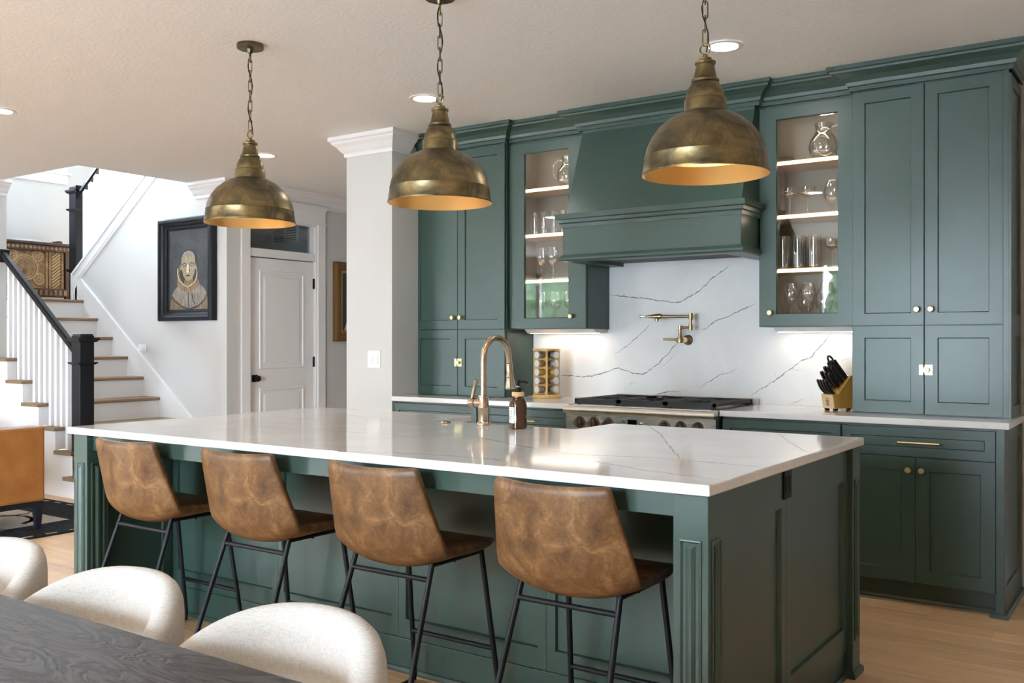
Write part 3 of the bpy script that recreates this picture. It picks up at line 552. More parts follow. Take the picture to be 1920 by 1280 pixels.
glasscab(-3.6645, -3.065, -3.543, -3.199, 'green cabinet with a glass door between the pantry beside the pillar and the hood', False, [(-3.6645, 5.25), (-3.065, 5.25)])
glasscab(-1.940, -1.4085, -1.835, -1.492, 'green cabinet with a glass door between the hood and the pantry by the knife block', True, [(-1.940, 5.25), (-1.4085, 5.25)])
# hood
hd = thing('range_hood', (-2.51, 5.3, 1.78), 'large green mantel range hood with flared chimney over the stove', 'range hood')
h0, h1 = -3.064, -1.941
mb = MB(); q = [(5.20, 2.738), (5.20, 2.60), (4.995, 2.06), (W0, 2.06), (W0, 2.738)]; mb.prism(q, lambda a, b, t: (t, a, b), h0, h1); mb.build('chimney', G, hd, bevel=.002)
crown(hd, [(h0-.02, 5.30), (h0-.02, 5.20), (h1+.02, 5.20), (h1+.02, 5.30)])
mb = MB(); a0, a1, yf = -3.072, -1.933, 4.975
mb.box(a0, yf, 1.795, a1, 5.245, 2.045); mb.build('apron', G, hd, bevel=.002)
SHP = [(0, 1.985), (.006, 1.985), (.010, 2.005), (.020, 2.012), (.024, 2.03), (.036, 2.034), (.036, 2.065), (0, 2.065)]
MB().sweep([(a0, 5.246), (a0, yf), (a1, yf), (a1, 5.246)], SHP, XY).build('mantel_shelf', G, hd); MB().box(a0, yf, 2.046, a1, 5.246, 2.064).build('mantel_top', G, hd)
MB().sweep([(a0, 5.246), (a0, yf), (a1, yf), (a1, 5.246)], [(0, 1.78), (.012, 1.78), (.018, 1.788), (.018, 1.80), (.006, 1.812), (0, 1.82)], XY).build('bottom_moulding', G, hd)
mb = MB(); mb.box(a0+.002, yf+.002, 1.778, a1-.002, yf+.09, 1.795); mb.box(a0+.002, yf+.09, 1.778, a0+.12, 5.245, 1.795); mb.box(a1-.12, yf+.09, 1.778, a1-.002, 5.245, 1.795); mb.box(h0+.001, 5.246, 1.778, h0+.11, W0-.022, 1.82); mb.box(h1-.11, 5.246, 1.778, h1-.001, W0-.022, 1.82); mb.build('underside_trim', G, hd)
MB().box(a0+.12, yf+.09, 1.80, a1-.12, 5.245, 1.812).build('filter_insert', 'black_iron', hd); MB().box(h0+.11, 5.246, 1.80, h1-.11, W0-.022, 1.812).build('filter_insert', 'black_iron', hd)
# backsplash with veins
bs = thing('backsplash', (-2.5, W0, .9145), 'white quartz backsplash slab with grey veins behind the stove', 'backsplash')
MB().box(-3.663, W0-.02, .9145, -1.41, W0, 1.371).build('slab', 'quartz_satin', bs); MB().box(-3.063, W0-.02, 1.371, -1.942, W0, 1.80).build('slab', 'quartz_satin', bs)
def unp(u, v, y):
    f = 1788.631; yw = math.radians(34.732); a = (u-960)/f; dx = -math.sin(yw)+a*math.cos(yw); dy = math.cos(yw)+a*math.sin(yw); t = y/dy; return t*dx, 1.29+t*(640-v)/f
def unz(u, v, z):
    f = 1788.631; yw = math.radians(34.732); a = (u-960)/f; dx = -math.sin(yw)+a*math.cos(yw); dy = math.cos(yw)+a*math.sin(yw); t = (z-1.29)*f/(640-v); return t*dx, t*dy
def ribbon(pts, w, fn, parent, mt, jit=.006, seed=1, step=.012):
    R = random.Random(seed); P = []
    for i in range(len(pts)-1):
        a = Vector(pts[i]); b = Vector(pts[i+1]); n = max(1, int((b-a).length/step))
        for k in range(n): P.append(a.lerp(b, k/n))
    P.append(Vector(pts[-1])); o = 0; L1 = []; L2 = []
    for i, p in enumerate(P):
        d = (P[min(i+1, len(P)-1)]-P[max(i-1, 0)]).normalized(); n = Vector((-d.y, d.x)); o = o*.75+R.uniform(-jit, jit)*.6
        e = min(1, i/6, (len(P)-1-i)/6)*.85+.15; ww = w*(.35+R.random()*1.0)*e; L1.append(p+n*(o+ww/2)); L2.append(p+n*(o-ww/2))
    q = MB(); n = len(P); q.v = [fn(p.x, p.y) for p in L1]+[fn(p.x, p.y) for p in L2]; q.f = [(i, i+1, n+i+1, n+i) for i in range(n-1)]
    return q.build('vein', mt, parent)
YV = W0-.0203
VE = [([(1143, 553), (1180, 558), (1220, 560), (1250, 566), (1275, 568), (1305, 552), (1335, 522), (1355, 507), (1368, 494)], .006), ([(1310, 618), (1325, 616), (1340, 602), (1365, 592), (1400, 578), (1419, 568)], .006),
      ([(1048, 704), (1080, 705), (1110, 706), (1140, 697), (1160, 691), (1185, 700), (1204, 700), (1230, 684), (1255, 662), (1270, 640), (1282, 628)], .006), ([(1150, 664), (1178, 648), (1200, 628), (1222, 606)], .004), ([(1310, 726), (1330, 715), (1350, 703), (1372, 699), (1384, 692)], .004),
      ([(1408, 742), (1430, 728), (1460, 708), (1490, 684), (1520, 668), (1545, 640), (1560, 620)], .005), ([(1478, 757), (1500, 750), (1512, 744)], .003), ([(1574, 685), (1580, 674), (1592, 668)], .003), ([(1170, 727), (1185, 718), (1195, 713)], .003),
      ([(1285, 560), (1292, 548), (1296, 542)], .002), ([(1270, 658), (1262, 666), (1258, 672), (1236, 690)], .002), ([(1480, 690), (1495, 694), (1510, 692)], .002), ([(1455, 712), (1453, 700), (1450, 694)], .002)]
for i, (l, w_) in enumerate(VE): ribbon([unp(u, v, YV) for u, v in l], w_*1.1, lambda a, b: (a, YV, b), bs, 'vein_grey', seed=i)
# base cabinets
def base(x0, x1, label, doors, handle, right_end=False):
    yf = 4.945; t = thing('base_cabinet', ((x0+x1)/2, 5.2, 0), label, 'cabinet')
    MB().box(x0, yf+.022, .10, x1, W0-.004, .880).build('body', G, t); MB().box(x0, yf+.085, 0, x1, W0, .10).build('toe_kick', G, t)
    MB().sweep([(x0, yf+.085), (x1, yf+.085)], [(0, 0), (.014, 0), (.014, .008), (.008, .018), (0, .02)], XY).build('shoe_moulding', G, t)
    xe = x1-.028 if right_end else x1-.003
    if right_end: MB().box(xe+.003, yf+.001, .0, x1, yf+.03, .880).build('end_stile', G, t)
    d = shaker(t, 'drawer', (x0+.003, yf, .727), UX, NY, xe-x0-.003, .868-.727, stile=.045)
    if handle:
        xm = (x0+xe)/2+.02; h = MB(); h.tube([(xm-.095, yf-.028, .797), (xm+.095, yf-.028, .797)], .0055, 10); h.tube([(xm-.07, yf, .797), (xm-.07, yf-.028, .797)], .005, 8); h.tube([(xm+.07, yf, .797), (xm+.07, yf-.028, .797)], .005, 8); h.build('handle', 'satin_brass', d, smooth=True)
    n = 2; w = (xe-x0-.003)/n
    for i in range(n):
        a = x0+.003+i*w; dd = shaker(t, 'door', (a+.0015*(i > 0), yf, .112), UX, NY, w-.0015, .723-.112)
        knob(dd, (a+w-.03 if i == 0 else a+.03, yf, .662), NY)
    if right_end:
        shaker(t, 'end_panel', (x1+.012, yf+.001, .0), (0, 1, 0), (1, 0, 0), W0-yf-.002, .880, stile=.07, th=.012, rec=.008, rail_b=.14)
        MB().sweep([(x1-.05, yf), (x1+.012, yf), (x1+.012, W0)], [(0, 0), (.016, 0), (.016, .008), (.009, .019), (0, .021)], XY).build('shoe_moulding', G, t)
    return t
base(-4.422, -3.705, 'green base cabinet next to the white pillar below the pantry', 2, True); base(-3.703, -2.998, 'green base cabinet between the spice rack counter and the stove', 2, True)
base(-2.030, -1.390, 'green base cabinet directly beside the stove under the knife block counter', 2, True); base(-1.388, -.655, 'green base cabinet with a long brass drawer pull at the end of the run', 2, True, True)
def worktop(x0, x1, label, seed):
    t = thing('countertop', ((x0+x1)/2, 5.2, .881), label, 'countertop')
    MB().box(x0, 4.92, .8815, x1, W0-.0005, .914).build('slab', 'quartz', t, bevel=.004)
    return t
ct = worktop(-4.4225, -2.995, 'white quartz counter holding the spice rack', 1)
ribbon([(-4.2, 4.94), (-4.0, 5.1), (-3.8, 5.3)], .004, lambda a, b: (a, b, .9143), ct, 'vein_faint', seed=3); ribbon([(-3.4, 5.0), (-3.2, 5.2), (-3.05, 5.5)], .004, lambda a, b: (a, b, .9143), ct, 'vein_faint', seed=4)
ct = worktop(-2.036, -.622, 'white quartz counter holding the knife block', 2)
ribbon([(-2.0, 4.93), (-1.8, 5.2), (-1.55, 5.5)], .004, lambda a, b: (a, b, .9143), ct, 'vein_faint', seed=5); ribbon([(-1.2, 4.93), (-.9, 5.05), (-.65, 5.19)], .003, lambda a, b: (a, b, .9143), ct, 'vein_faint', seed=6)
# range
rg = thing('gas_range', (-2.515, 5.2, 0), 'stainless steel gas range with six bronze knobs and black grates', 'stove')
r0, r1, ry = -2.990, -2.040, 4.885
MB().box(r0, ry+.02, .08, r1, W0-.022, .905).build('body', 'stainless', rg)
mb = MB(); mb.prism([(ry, .735), (ry+.02, .735), (ry+.02, .865), (ry-.004, .865)], lambda a, b, t: (t, a, b), r0, r1); mb.build('control_panel', 'stainless', rg)
mb = MB(); mb.prism([(ry-.03, .866), (ry-.036, .874), (ry-.036, .896), (ry-.028, .908), (ry+.05, .908), (ry+.05, .866)], lambda a, b, t: (t, a, b), r0-.003, r1+.003); mb.build('front_rail', 'stainless', rg, smooth=True)
MB().box(r0, ry+.0, .16, r1, ry+.02, .715).build('oven_door', 'stainless', rg, bevel=.004)
h = MB(); h.tube([(r0+.06, ry-.05, .68), (r1-.06, ry-.05, .68)], .013, 12); h.tube([(r0+.1, ry, .68), (r0+.1, ry-.05, .68)], .009, 8); h.tube([(r1-.1, ry, .68), (r1-.1, ry-.05, .68)], .009, 8); h.build('oven_handle', 'stainless', rg, smooth=True)
MB().box(r0+.15, ry-.002, .30, r1-.15, ry+.001, .58).build('oven_window', 'screen_black', rg)
for x in (-2.893, -2.797, -2.700, -2.345, -2.245, -2.143):
    k = MB(); k.lathe([(.034, 0), (.034, .006), (.028, .010), (.026, .034), (.022, .040), (0, .040)], (x, ry-.002, .812), 22, NY); k = k.build('knob', 'knob_bronze', rg, smooth=True)
    MB().lathe([(.0345, .0), (.037, .003), (.0345, .007)], (x, ry-.002, .812), 22, NY).build('bezel', 'champagne_bronze', k, smooth=True); MB().box(x-.005, ry-.05, .788, x+.005, ry-.038, .836).build('grip', 'knob_bronze', k, bevel=.002)
MB().box(-2.575, ry-.006, .795, -2.518, ry+.004, .842).build('display', 'screen_black', rg)
for z in (.803, .832): MB().lathe([(0, .0), (.009, 0), (.009, .006), (0, .007)], (-2.602, ry-.001, z), 14, NY).build('button', 'knob_bronze', rg)
MB().lathe([(0, .0), (.010, 0), (.008, .012), (0, .013)], (-2.49, ry-.001, .82), 14, NY).build('button', 'chrome', rg, smooth=True)
MB().box(r0+.01, ry+.04, .905, r1-.01, W0-.06, .912).build('cooktop', 'stainless', rg); MB().box(r0, W0-.06, .905, r1, W0-.022, .95).build('back_guard', 'stainless', rg, bevel=.003)
gw = (r1-r0-.05)/3
for i in range(3):
    a = r0+.025+i*gw; b = a+gw-.004; ya, yb = ry+.055, W0-.075; g = MB(); z0, z1 = .928, .948
    g.box(a, ya, z0-.012, b, ya+.016, z1); g.box(a, yb-.016, z0-.012, b, yb, z1); g.box(a, ya, z0, a+.014, yb, z1); g.box(b-.014, ya, z0, b, yb, z1); g.box(a, (ya+yb)/2-.008, z0, b, (ya+yb)/2+.008, z1)
    for k in range(1, 9): yy = ya+(yb-ya)*k/9; g.box(a, yy-.005, z0+.004, a+gw*.30, yy+.005, z1); g.box(b-gw*.30, yy-.005, z0+.004, b, yy+.005, z1)
    for yy in ((ya*3+yb)/4, (ya+3*yb)/4): g.box((a+b)/2-.006, yy-.13, z0, (a+b)/2+.006, yy-.04, z1); g.box((a+b)/2-.006, yy+.04, z0, (a+b)/2+.006, yy+.13, z1)
    for xx in (a+.02, b-.02):
        for yy in (ya+.02, yb-.02): g.box(xx-.008, yy-.008, .912, xx+.008, yy+.008, z0)
    g.build('grate', 'black_iron', rg)
    for yy in ((ya*3+yb)/4, (ya+3*yb)/4): MB().lathe([(0, 0), (.05, 0), (.05, .008), (.038, .010), (.036, .018), (0, .019)], ((a+b)/2, yy, .912), 20).build('burner', 'black_iron', rg, smooth=True)
sp = thing('spoon_rest', (-2.62, 5.35, .948), 'small folded metal spoon rest lying on the stove grates', 'spoon rest')
MB().lathe([(0, 0), (.05, .0), (.07, .012), (.072, .016), (.05, .006), (0, .005)], (-2.60, 5.28, .9482), 20).build('bowl', 'chrome', sp, smooth=True)
MB().prism([(-2.60, .956), (-2.52, .985), (-2.44, .99), (-2.44, .994), (-2.52, .990), (-2.60, .964)], lambda a, b, t: (a, t, b), 5.27, 5.30).build('spoon_handle', 'chrome', sp)
# pot filler
pf = thing('pot_filler', (-2.50, W0-.02, 1.25), 'aged brass folding pot filler tap mounted on the backsplash', 'tap'); B = 'aged_brass'; px_, pz = -2.50, 1.300; yw_ = W0-.02
MB().lathe([(0, 0), (.033, 0), (.033, .004), (.028, .010), (.018, .014), (.016, .05), (0, .05)], (px_, yw_, pz), 24, NY).build('wall_flange', B, pf, smooth=True)
ya = yw_-.055
MB().lathe([(0, -.02), (.017, -.018), (.019, 0), (.014, .018), (.012, .03), (.010, .06), (.013, .062), (.013, .088), (0, .09)], (px_-.03, ya, pz), 18).build('valve_body', B, pf, smooth=True)
MB().tube([(px_-.02, ya, pz), (px_-.05, ya, pz), (px_-.06, ya-.005, pz+.002), (px_-.135, ya-.02, pz+.004)], [.018, .014, .007, .006], 12).build('lever', B, pf, smooth=True)
xe = px_+.055
MB().tube([(px_-.03, ya, pz+.077), (xe, ya-.03, pz+.077)], .0075, 12).build('lower_arm', B, pf, smooth=True); MB().lathe([(0, -.02), (.013, -.02), (.013, .02), (.009, .022), (.009, .045), (.013, .047), (.013, .088), (0, .088)], (xe, ya-.03, pz+.077), 18).build('elbow', B, pf, smooth=True)
MB().tube([(xe, ya-.03, pz+.145), (xe-.19, ya-.05, pz+.147)], .009, 12).build('upper_arm', B, pf, smooth=True)
MB().tube([(xe-.185, ya-.05, pz+.147), (xe-.20, ya-.05, pz+.147), (xe-.215, ya-.05, pz+.147), (xe-.24, ya-.05, pz+.148), (xe-.265, ya-.05, pz+.148), (xe-.29, ya-.05, pz+.149)], [.012, .018, .018, .014, .010, .007], 14).build('spout_valve', B, pf, smooth=True)
MB().tube([(xe-.22, ya-.05, pz+.147), (xe-.22, ya-.05, pz+.115)], [.012, .009], 12).build('spout_outlet', B, pf, smooth=True); MB().tube([(xe-.28, ya-.05, pz+.149), (xe-.325, ya-.053, pz+.149), (xe-.335, ya-.053, pz+.149)], [.005, .006, .010], 12).build('spout_lever', 'chrome', pf, smooth=True)
# ------------------------------------------------------------------ glassware
def stem(kind, x, y, z, label, group):
    P = {'wine': [(.032, 0), (.033, .002), (.012, .006), (.004, .012), (.0035, .085), (.008, .095), (.030, .115), (.040, .145), (.040, .165), (.031, .215), (.030, .215), (.039, .165), (.039, .146), (.029, .117), (0, .099)],
         'balloon': [(.034, 0), (.034, .002), (.012, .006), (.005, .010), (.005, .035), (.014, .042), (.040, .075), (.049, .105), (.044, .15), (.034, .185), (.033, .185), (.043, .149), (.048, .105), (.039, .077), (0, .047)],
         'coupe': [(.033, 0), (.033, .002), (.010, .006), (.004, .012), (.004, .095), (.012, .102), (.040, .118), (.044, .125), (.045, .158), (.044, .158), (.043, .126), (.039, .120), (0, .106)],
         'tumbler': [(0, 0), (.030, 0), (.031, .004), (.034, .150), (.0325, .150), (.029, .012), (0, .010)],
         'highball': [(0, 0), (.033, 0), (.034, .004), (.036, .19), (.0345, .19), (.031, .014), (0, .012)]}[kind]
    nm = {'wine': 'wine_glass', 'balloon': 'balloon_glass', 'coupe': 'coupe_glass', 'tumbler': 'tumbler', 'highball': 'highball_glass'}[kind]
    mb = MB()
    if kind in ('coupe', 'highball', 'tumbler'):       # fluted: ripple the radius round the bowl
        mb.lathe(P, (x, y, z), 48); k_ = .022 if kind == 'coupe' else .012
        def rip(vx, vy, vz):
            f = 1+k_*math.cos(12*math.atan2(vy-y, vx-x)) if vz-z > (.11 if kind == 'coupe' else .02) else 1
            return x+(vx-x)*f, y+(vy-y)*f, vz
        mb.v = [rip(*q) for q in mb.v]
    else: mb.lathe(P, (x, y, z), 28)
    return one(mb, nm, 'stemware', label, 'glass', group, smooth=True, ang=60)
e = .0006; yF = 5.37; yR = 5.48
zz = [1.404+e]+[s+e for s in SH]
for x in (-1.79, -1.69, -1.585): stem('wine', x, yF, zz[0], 'clear wine glass on the cabinet floor on the knife-block side of the hood', 'wine glasses on the knife-block side of the hood')
for x in (-1.74, -1.635, -1.53): stem('balloon', x, yR, zz[0], 'short-stemmed balloon glass behind the wine glasses on the cabinet bottom', 'balloon glasses behind the wine glasses')
for x in (-1.83, -1.745, -1.655): stem('highball', x, yF, zz[1], 'tall clear highball glass on the lowest shelf on the knife-block side of the hood', 'highball glasses on the knife-block side of the hood')
for x in (-1.80, -1.71): stem('highball', x, yR, zz[1], 'tall clear highball glass in the rear row of the lowest shelf', 'rear highball glasses')
stem('coupe', -1.555, yF, zz[1], 'stemmed coupe glass beside the highball glasses', None); stem('coupe', -1.53, yR, zz[1], 'stemmed coupe glass in the back corner beside the highball glasses', None)
for x in (-1.795, -1.695): stem('coupe', x, yF, zz[2], 'stemmed coupe glass on the middle shelf on the knife-block side of the hood', 'coupe glasses on the knife-block side of the hood')
stem('balloon', -1.56, yF+.02, zz[2], 'large balloon glass beside the two coupes on the middle shelf', None)
for x in (-3.47, -3.37, -3.26): stem('wine', x, yF, zz[0], 'clear wine glass on the cabinet floor on the spice-rack side of the hood', 'wine glasses on the cabinet bottom on the spice-rack side of the hood')
for x in (-3.48, -3.39, -3.22): stem('wine', x, yF, zz[1], 'clear wine glass on the lowest shelf on the spice-rack side of the hood', 'wine glasses on the lowest shelf on the spice-rack side of the hood')
for x, y in ((-3.53, yF), (-3.455, yF), (-3.375, yF), (-3.30, yF), (-3.49, yR), (-3.41, yR)): stem('tumbler', x, y, zz[2], 'clear straight tumbler on the middle shelf on the spice-rack side of the hood', 'tumblers on the spice-rack side of the hood')
stem('coupe', -3.225, yF, zz[2], 'stemmed coupe glass next to the row of tumblers', None)
def pitcher(x, y, z, label, sx):
    t = thing('glass_pitcher', (x, y, z), label, 'pitcher')
    MB().lathe([(0, 0), (.045, 0), (.07, .03), (.082, .07), (.075, .11), (.050, .145), (.042, .165), (.046, .19), (.052, .205), (.050, .205), (.040, .166), (.048, .146), (.073, .11), (.080, .07), (.068, .032), (.043, .004), (0, .004)], (x, y, z), 32).build('vessel', 'stemware', t, smooth=True, ang=60)
    MB().tube([(x+sx*.045, y, z+.18), (x+sx*.08, y, z+.19), (x+sx*.118, y, z+.165), (x+sx*.125, y, z+.12), (x+sx*.11, y, z+.075), (x+sx*.078, y, z+.055)], .0065, 10).build('handle', 'stemware', t, smooth=True)
pitcher(-1.615, 5.40, zz[3], 'round glass pitcher on the top shelf on the knife-block side of the hood', 1); pitcher(-3.285, 5.40, zz[3], 'round glass pitcher on the top shelf on the spice-rack side of the hood', -1)
# ------------------------------------------------------------------ spice rack and knife block on the counter
sx_, sy_ = -3.435, 5.36; sz = .9146
sr = thing('spice_rack', (sx_, sy_, sz), 'round bamboo carousel spice rack on the counter beside the pantry', 'spice rack')
MB().lathe([(0, 0), (.092, 0), (.094, .004), (.094, .020), (.090, .024), (0, .024)], (sx_, sy_, sz), 36).build('base_disc', 'bamboo', sr, smooth=True); MB().lathe([(0, 0), (.094, 0), (.094, .013), (0, .014)], (sx_, sy_, sz+.315), 36).build('top_disc', 'bamboo', sr, smooth=True)
for k in range(4):
    th = math.radians(-57+k*90); d = Vector((math.cos(th), math.sin(th), 0)); s_ = Vector((-d.y, d.x, 0)); c = Vector((sx_, sy_, sz+.17))
    MB().obox(c+d*.055, d, s_, (0, 0, 1), .032, .006, .145).build('upright', 'bamboo', sr)
MB().obox((sx_, sy_, sz+.17), Vector((math.cos(-.209), math.sin(-.209), 0)), Vector((-math.sin(-.209), math.cos(-.209), 0)), (0, 0, 1), .026, .026, .145).build('centre_post', 'bamboo', sr)
for k, (ang, sm) in enumerate([(-102, ['spice_grey', 'spice_brown', 'spice_yellow', 'spice_brown', 'spice_grey']), (-12, ['spice_grey', 'spice_grey', 'spice_yellow', 'spice_brown', 'spice_grey']), (78, ['spice_brown']*5)]):
    th = math.radians(ang); d = Vector((math.cos(th), math.sin(th), 0))
    for j in range(5):
        z = sz+.058+j*.057; p = Vector((sx_, sy_, z))+d*.034
        lv = ('lowest', 'second lowest', 'middle', 'second highest', 'highest')[j]; jt = thing('spice_jar', tuple(p), lv+' '+['silver-lidded spice jar in the bamboo rack column facing the island', 'silver-lidded spice jar in the bamboo rack column facing the stove', 'silver-lidded spice jar in the rack column turned to the backsplash'][k], 'jar', ['spice jars facing the island', 'spice jars facing the stove', 'spice jars facing the backsplash'][k])
        MB().lathe([(0, 0), (.021, 0), (.022, .004), (.022, .038), (.018, .044), (0, .044)], p, 18, d).build('jar', sm[4-j], jt, smooth=True)
        MB().lathe([(.0, .0), (.0225, 0), (.0235, .003), (.0235, .014), (.0215, .016), (0, .0165)], p+d*.044, 20, d).build('lid', 'jar_lid', jt, smooth=True)
kb = thing('knife_block', (-1.52, 5.36, .9145), 'amber wooden knife block standing on the counter beside the pantry', 'knife block')
ko = Vector((-1.585, 5.285, .9145)); th = math.radians(28); Fd = Vector((-math.sin(th), -math.cos(th), 0)); Sd = Vector((math.cos(th), -math.sin(th), 0))   # front normal, right side
KP = lambda d, z, s: tuple(ko-Fd*d+Sd*s+Vector((0, 0, z)))
prof = [(.002, .010), (-.012, .088), (.030, .088), (.042, .108), (.118, .188), (.135, .190), (.20, .120), (.20, .010)]
MB().prism(prof, KP, 0, .088).build('block', 'block_wood', kb, bevel=.003); MB().prism([(.0015, .012), (-.0125, .086), (-.014, .086), (0, .012)], KP, .004, .084).build('front_plate', 'block_face', kb)
for (a, b) in ((.01, .01), (.01, .07), (.17, .01), (.17, .07)): MB().prism([(a, 0), (a+.02, 0), (a+.02, .010), (a, .010)], KP, b-.005, b+.012).build('foot', 'black_plastic', kb)
for k, (zz0, ln) in enumerate([(.062, .016), (.052, .022), (.044, .022), (.034, .014), (.027, .026)]): MB().prism([(-.0122-(zz0-.012)*.16+.0118-.003, zz0), (-.0122-(zz0-.012)*.16+.0118-.0036, zz0), (-.0122-(zz0-.012)*.16+.0118-.0036, zz0+.004), (-.0122-(zz0-.012)*.16+.0118-.003, zz0+.004)], KP, .044-ln/2, .044+ln/2).build('stamped_mark', 'label_ink', kb)
up_ = Vector((0, 0, 1))
def knife(d, z, s, dirv, ln, r, label, grp, rivet=True):
    p = Vector(KP(d, z, s)); dv = dirv.normalized(); t = thing('kitchen_knife', tuple(p), label, 'knife', grp)
    sd = Sd; up2 = dv.cross(sd).normalized()
    q = MB(); n = 8
    rows = []
    for i in range(n+1):
        f = i/n; w = r*(1.0+.18*math.sin(f*math.pi*1.7-.4)); 
        if i == n: w *= .75
        c = p+dv*(.008+ln*f)-up2*(.006*math.sin(f*math.pi)); rows.append([c+sd*(a*r*.55)+up2*(b*w) for a, b in ((-1, -.8), (-.6, -1), (.6, -1), (1, -.8), (1, .8), (.6, 1), (-.6, 1), (-1, .8))])
    for R in rows: q.v += [tuple(v_) for v_ in R]
    for i in range(n):
        for j in range(8): q.f.append((i*8+j, i*8+(j+1) % 8, i*8+8+(j+1) % 8, i*8+8+j))
    q.f.append(tuple(range(8))[::-1]); q.f.append(tuple(n*8+j for j in range(8))); q.build('handle', 'handle_black', t, smooth=True)
    MB().obox(p+dv*.004, dv, sd, up2, .006, r*.6, r*1.05).build('bolster', 'steel_blade', t); MB().obox(p-dv*.012, dv, sd, up2, .016, .0012, r*.8).build('blade', 'steel_blade', t)
    MB().obox(p+dv*(ln*.5+.008)+up2*.001, dv, sd, up2, ln*.46, .0010, r*1.06).build('tang', 'steel_blade', t)
lean = (Fd*.70+up_*.72)
for i in range(4): knife(.008, .089, .014+i*.019, Fd*.62+up_*.78, .092, .0075, 'slim steak knife with steel-edged handle in the low front step of the block', 'steak knives in the block')
for i, (d, z, s, ln, r) in enumerate([(.055, .122, .018, .115, .0115), (.055, .122, .044, .11, .0105), (.055, .122, .068, .105, .0115), (.080, .148, .016, .115, .0115), (.080, .148, .044, .118, .012), (.080, .148, .070, .12, .012), (.104, .173, .02, .115, .0105), (.104, .173, .046, .125, .0125), (.104, .173, .072, .13, .0125)]):
    rw = ('lowest', 'middle', 'highest')[i//3]; knife(d, z, s, lean, ln, r, f'black-handled kitchen knife in the {rw} row of the sloping block top', f'knives in the {rw} row of the block')
sh = thing('kitchen_shears', KP(.113, .18, .0325), 'black kitchen shears with a loop handle standing in the knife block', 'shears'); p = Vector(KP(.113, .184, .0325)); dv = lean.normalized(); u2 = dv.cross(Sd)
MB().tube([p, p+dv*.10], .0055, 8).build('shank', 'handle_black', sh, smooth=True); MB().tube([p+dv*.125+dv*.028*math.cos(t*math.pi/8)+u2*.014*math.sin(t*math.pi/8) for t in range(16)], .0055, 8, closed=True).build('loop', 'handle_black', sh, smooth=True)
# ------------------------------------------------------------------ island
IX0, IX1, IY0, IY1 = -4.01, -.995, 2.34, 3.86
isl = thing('kitchen_island', (-2.5, 3.1, 0), 'large green panelled kitchen island with fluted corner legs', 'island')
lx0, lx1, ly0, ly1 = -4.0, -1.008, 2.365, 3.845; LW = .103
def leg(x0, y0):
    x1, y1 = x0+LW, y0+LW; q = MB(); q.box(x0, y0, 0, x1, y1, .881); l = q.build('leg', G, isl, bevel=.003)
    MB().sweep([(x0, y0), (x0, y1), (x1, y1), (x1, y0)], [(0, 0), (0, .03), (-.004, .028), (-.012, .018), (-.012, 0)], XY, closed=True).build('leg_foot', G, l)
    # recessed channel with a raised reed on the faces in view
    for (o, U, Nn) in (((x0, y0, 0), Vector((1, 0, 0)), Vector((0, -1, 0))), ((x1, y0, 0), Vector((0, 1, 0)), Vector((1, 0, 0))), ((x0, y1, 0), Vector((1, 0, 0)), Vector((0, 1, 0)))):
        o = Vector(o); f = MB(); pr = [(0, 0), (0, .0045), (.006, .0045), (.010, .0), (.010, 0)]
        fn_ = lambda a, b, c, o=o, U=U, Nn=Nn: tuple(o+U*a+Vector((0, 0, b))+Nn*c)
        f.sweep([(.02, .14), (.02, .76), (LW-.02, .76), (LW-.02, .14)], [(0, 0), (0, .004), (.004, .005), (.008, .002), (.009, 0)], fn_, closed=True)
        f.sweep([(.038, .155), (.038, .745), (LW-.038, .745), (LW-.038, .155)], [(0, 0), (.0, .002), (.009, .008), (.0134, .0085), (.0134, 0)], fn_, closed=True); f.build('reeded_inset', G, l)
    return l
for x in (lx0, lx1-LW):
    for y in (ly0, ly1-LW): leg(x, y)
MB().box(lx0+LW, 2.395, .812, lx1-LW, 2.417, .881).build('apron', G, isl, bevel=.002)
BY = 2.83; bx0, bx1 = lx0+.02, lx1-.022
mb = MB(); mb.box(bx0+.03, BY+.022, .0, -2.96, ly1-.03, .881); mb.box(-2.08, BY+.022, .0, bx1-.026, ly1-.03, .881); mb.box(-2.96, BY+.022, .0, -2.08, 3.49, .881); mb.box(-2.96, 3.49, .0, -2.08, ly1-.03, .62); mb.build('body', G, isl)
# seating-side panels
xs = [-3.941, -3.20, -2.505, -1.815, -1.056]
for i in range(4):
    w = xs[i+1]-xs[i]; shaker(isl, 'front_panel', (xs[i], BY, .13), UX, NY, w, .751, stile=.037, rail_b=.075, rail_t=.10, th=.022, rec=.012)
MB().box(xs[0], BY-.006, .012, xs[-1], BY+.022, .13).build('base_board', G, isl, bevel=.003); MB().sweep([(xs[0], BY-.006), (xs[-1], BY-.006)], [(0, 0), (.014, 0), (.014, .008), (.008, .018), (0, .02)], XY).build('shoe_moulding', G, isl)
# end panels towards the open floor and towards the stairs
ym = 3.045
for (a, b, st_) in ((ly0+LW, ym, .0), (ym, ly1-LW, .0)):
    shaker(isl, 'end_panel', (bx1, a, .10), (0, 1, 0), (1, 0, 0), b-a, .781, stile=.045, rail_b=.095, rail_t=.125, th=.02, rec=.012)
MB().box(bx1-.025, ly0+LW, .0, bx1-.010, ly1-LW, .10).build('end_toe_board', G, isl); MB().sweep([(bx1-.010, ly0+LW), (bx1-.010, ly1-LW)], [(0, 0), (.014, 0), (.014, .008), (.008, .018), (0, .02)], XY).build('shoe_moulding', G, isl)
shaker(isl, 'end_panel', (lx0+.022, ly1-LW, .0), (0, -1, 0), (-1, 0, 0), ly1-LW-BY, .881, stile=.06, th=.02, rec=.012)
shaker(isl, 'knee_panel', (lx0+.058, ly0+LW, .0), (0, 1, 0), (1, 0, 0), BY-ly0-LW, .881, stile=.05, th=.03, rec=.010, rail_b=.13)
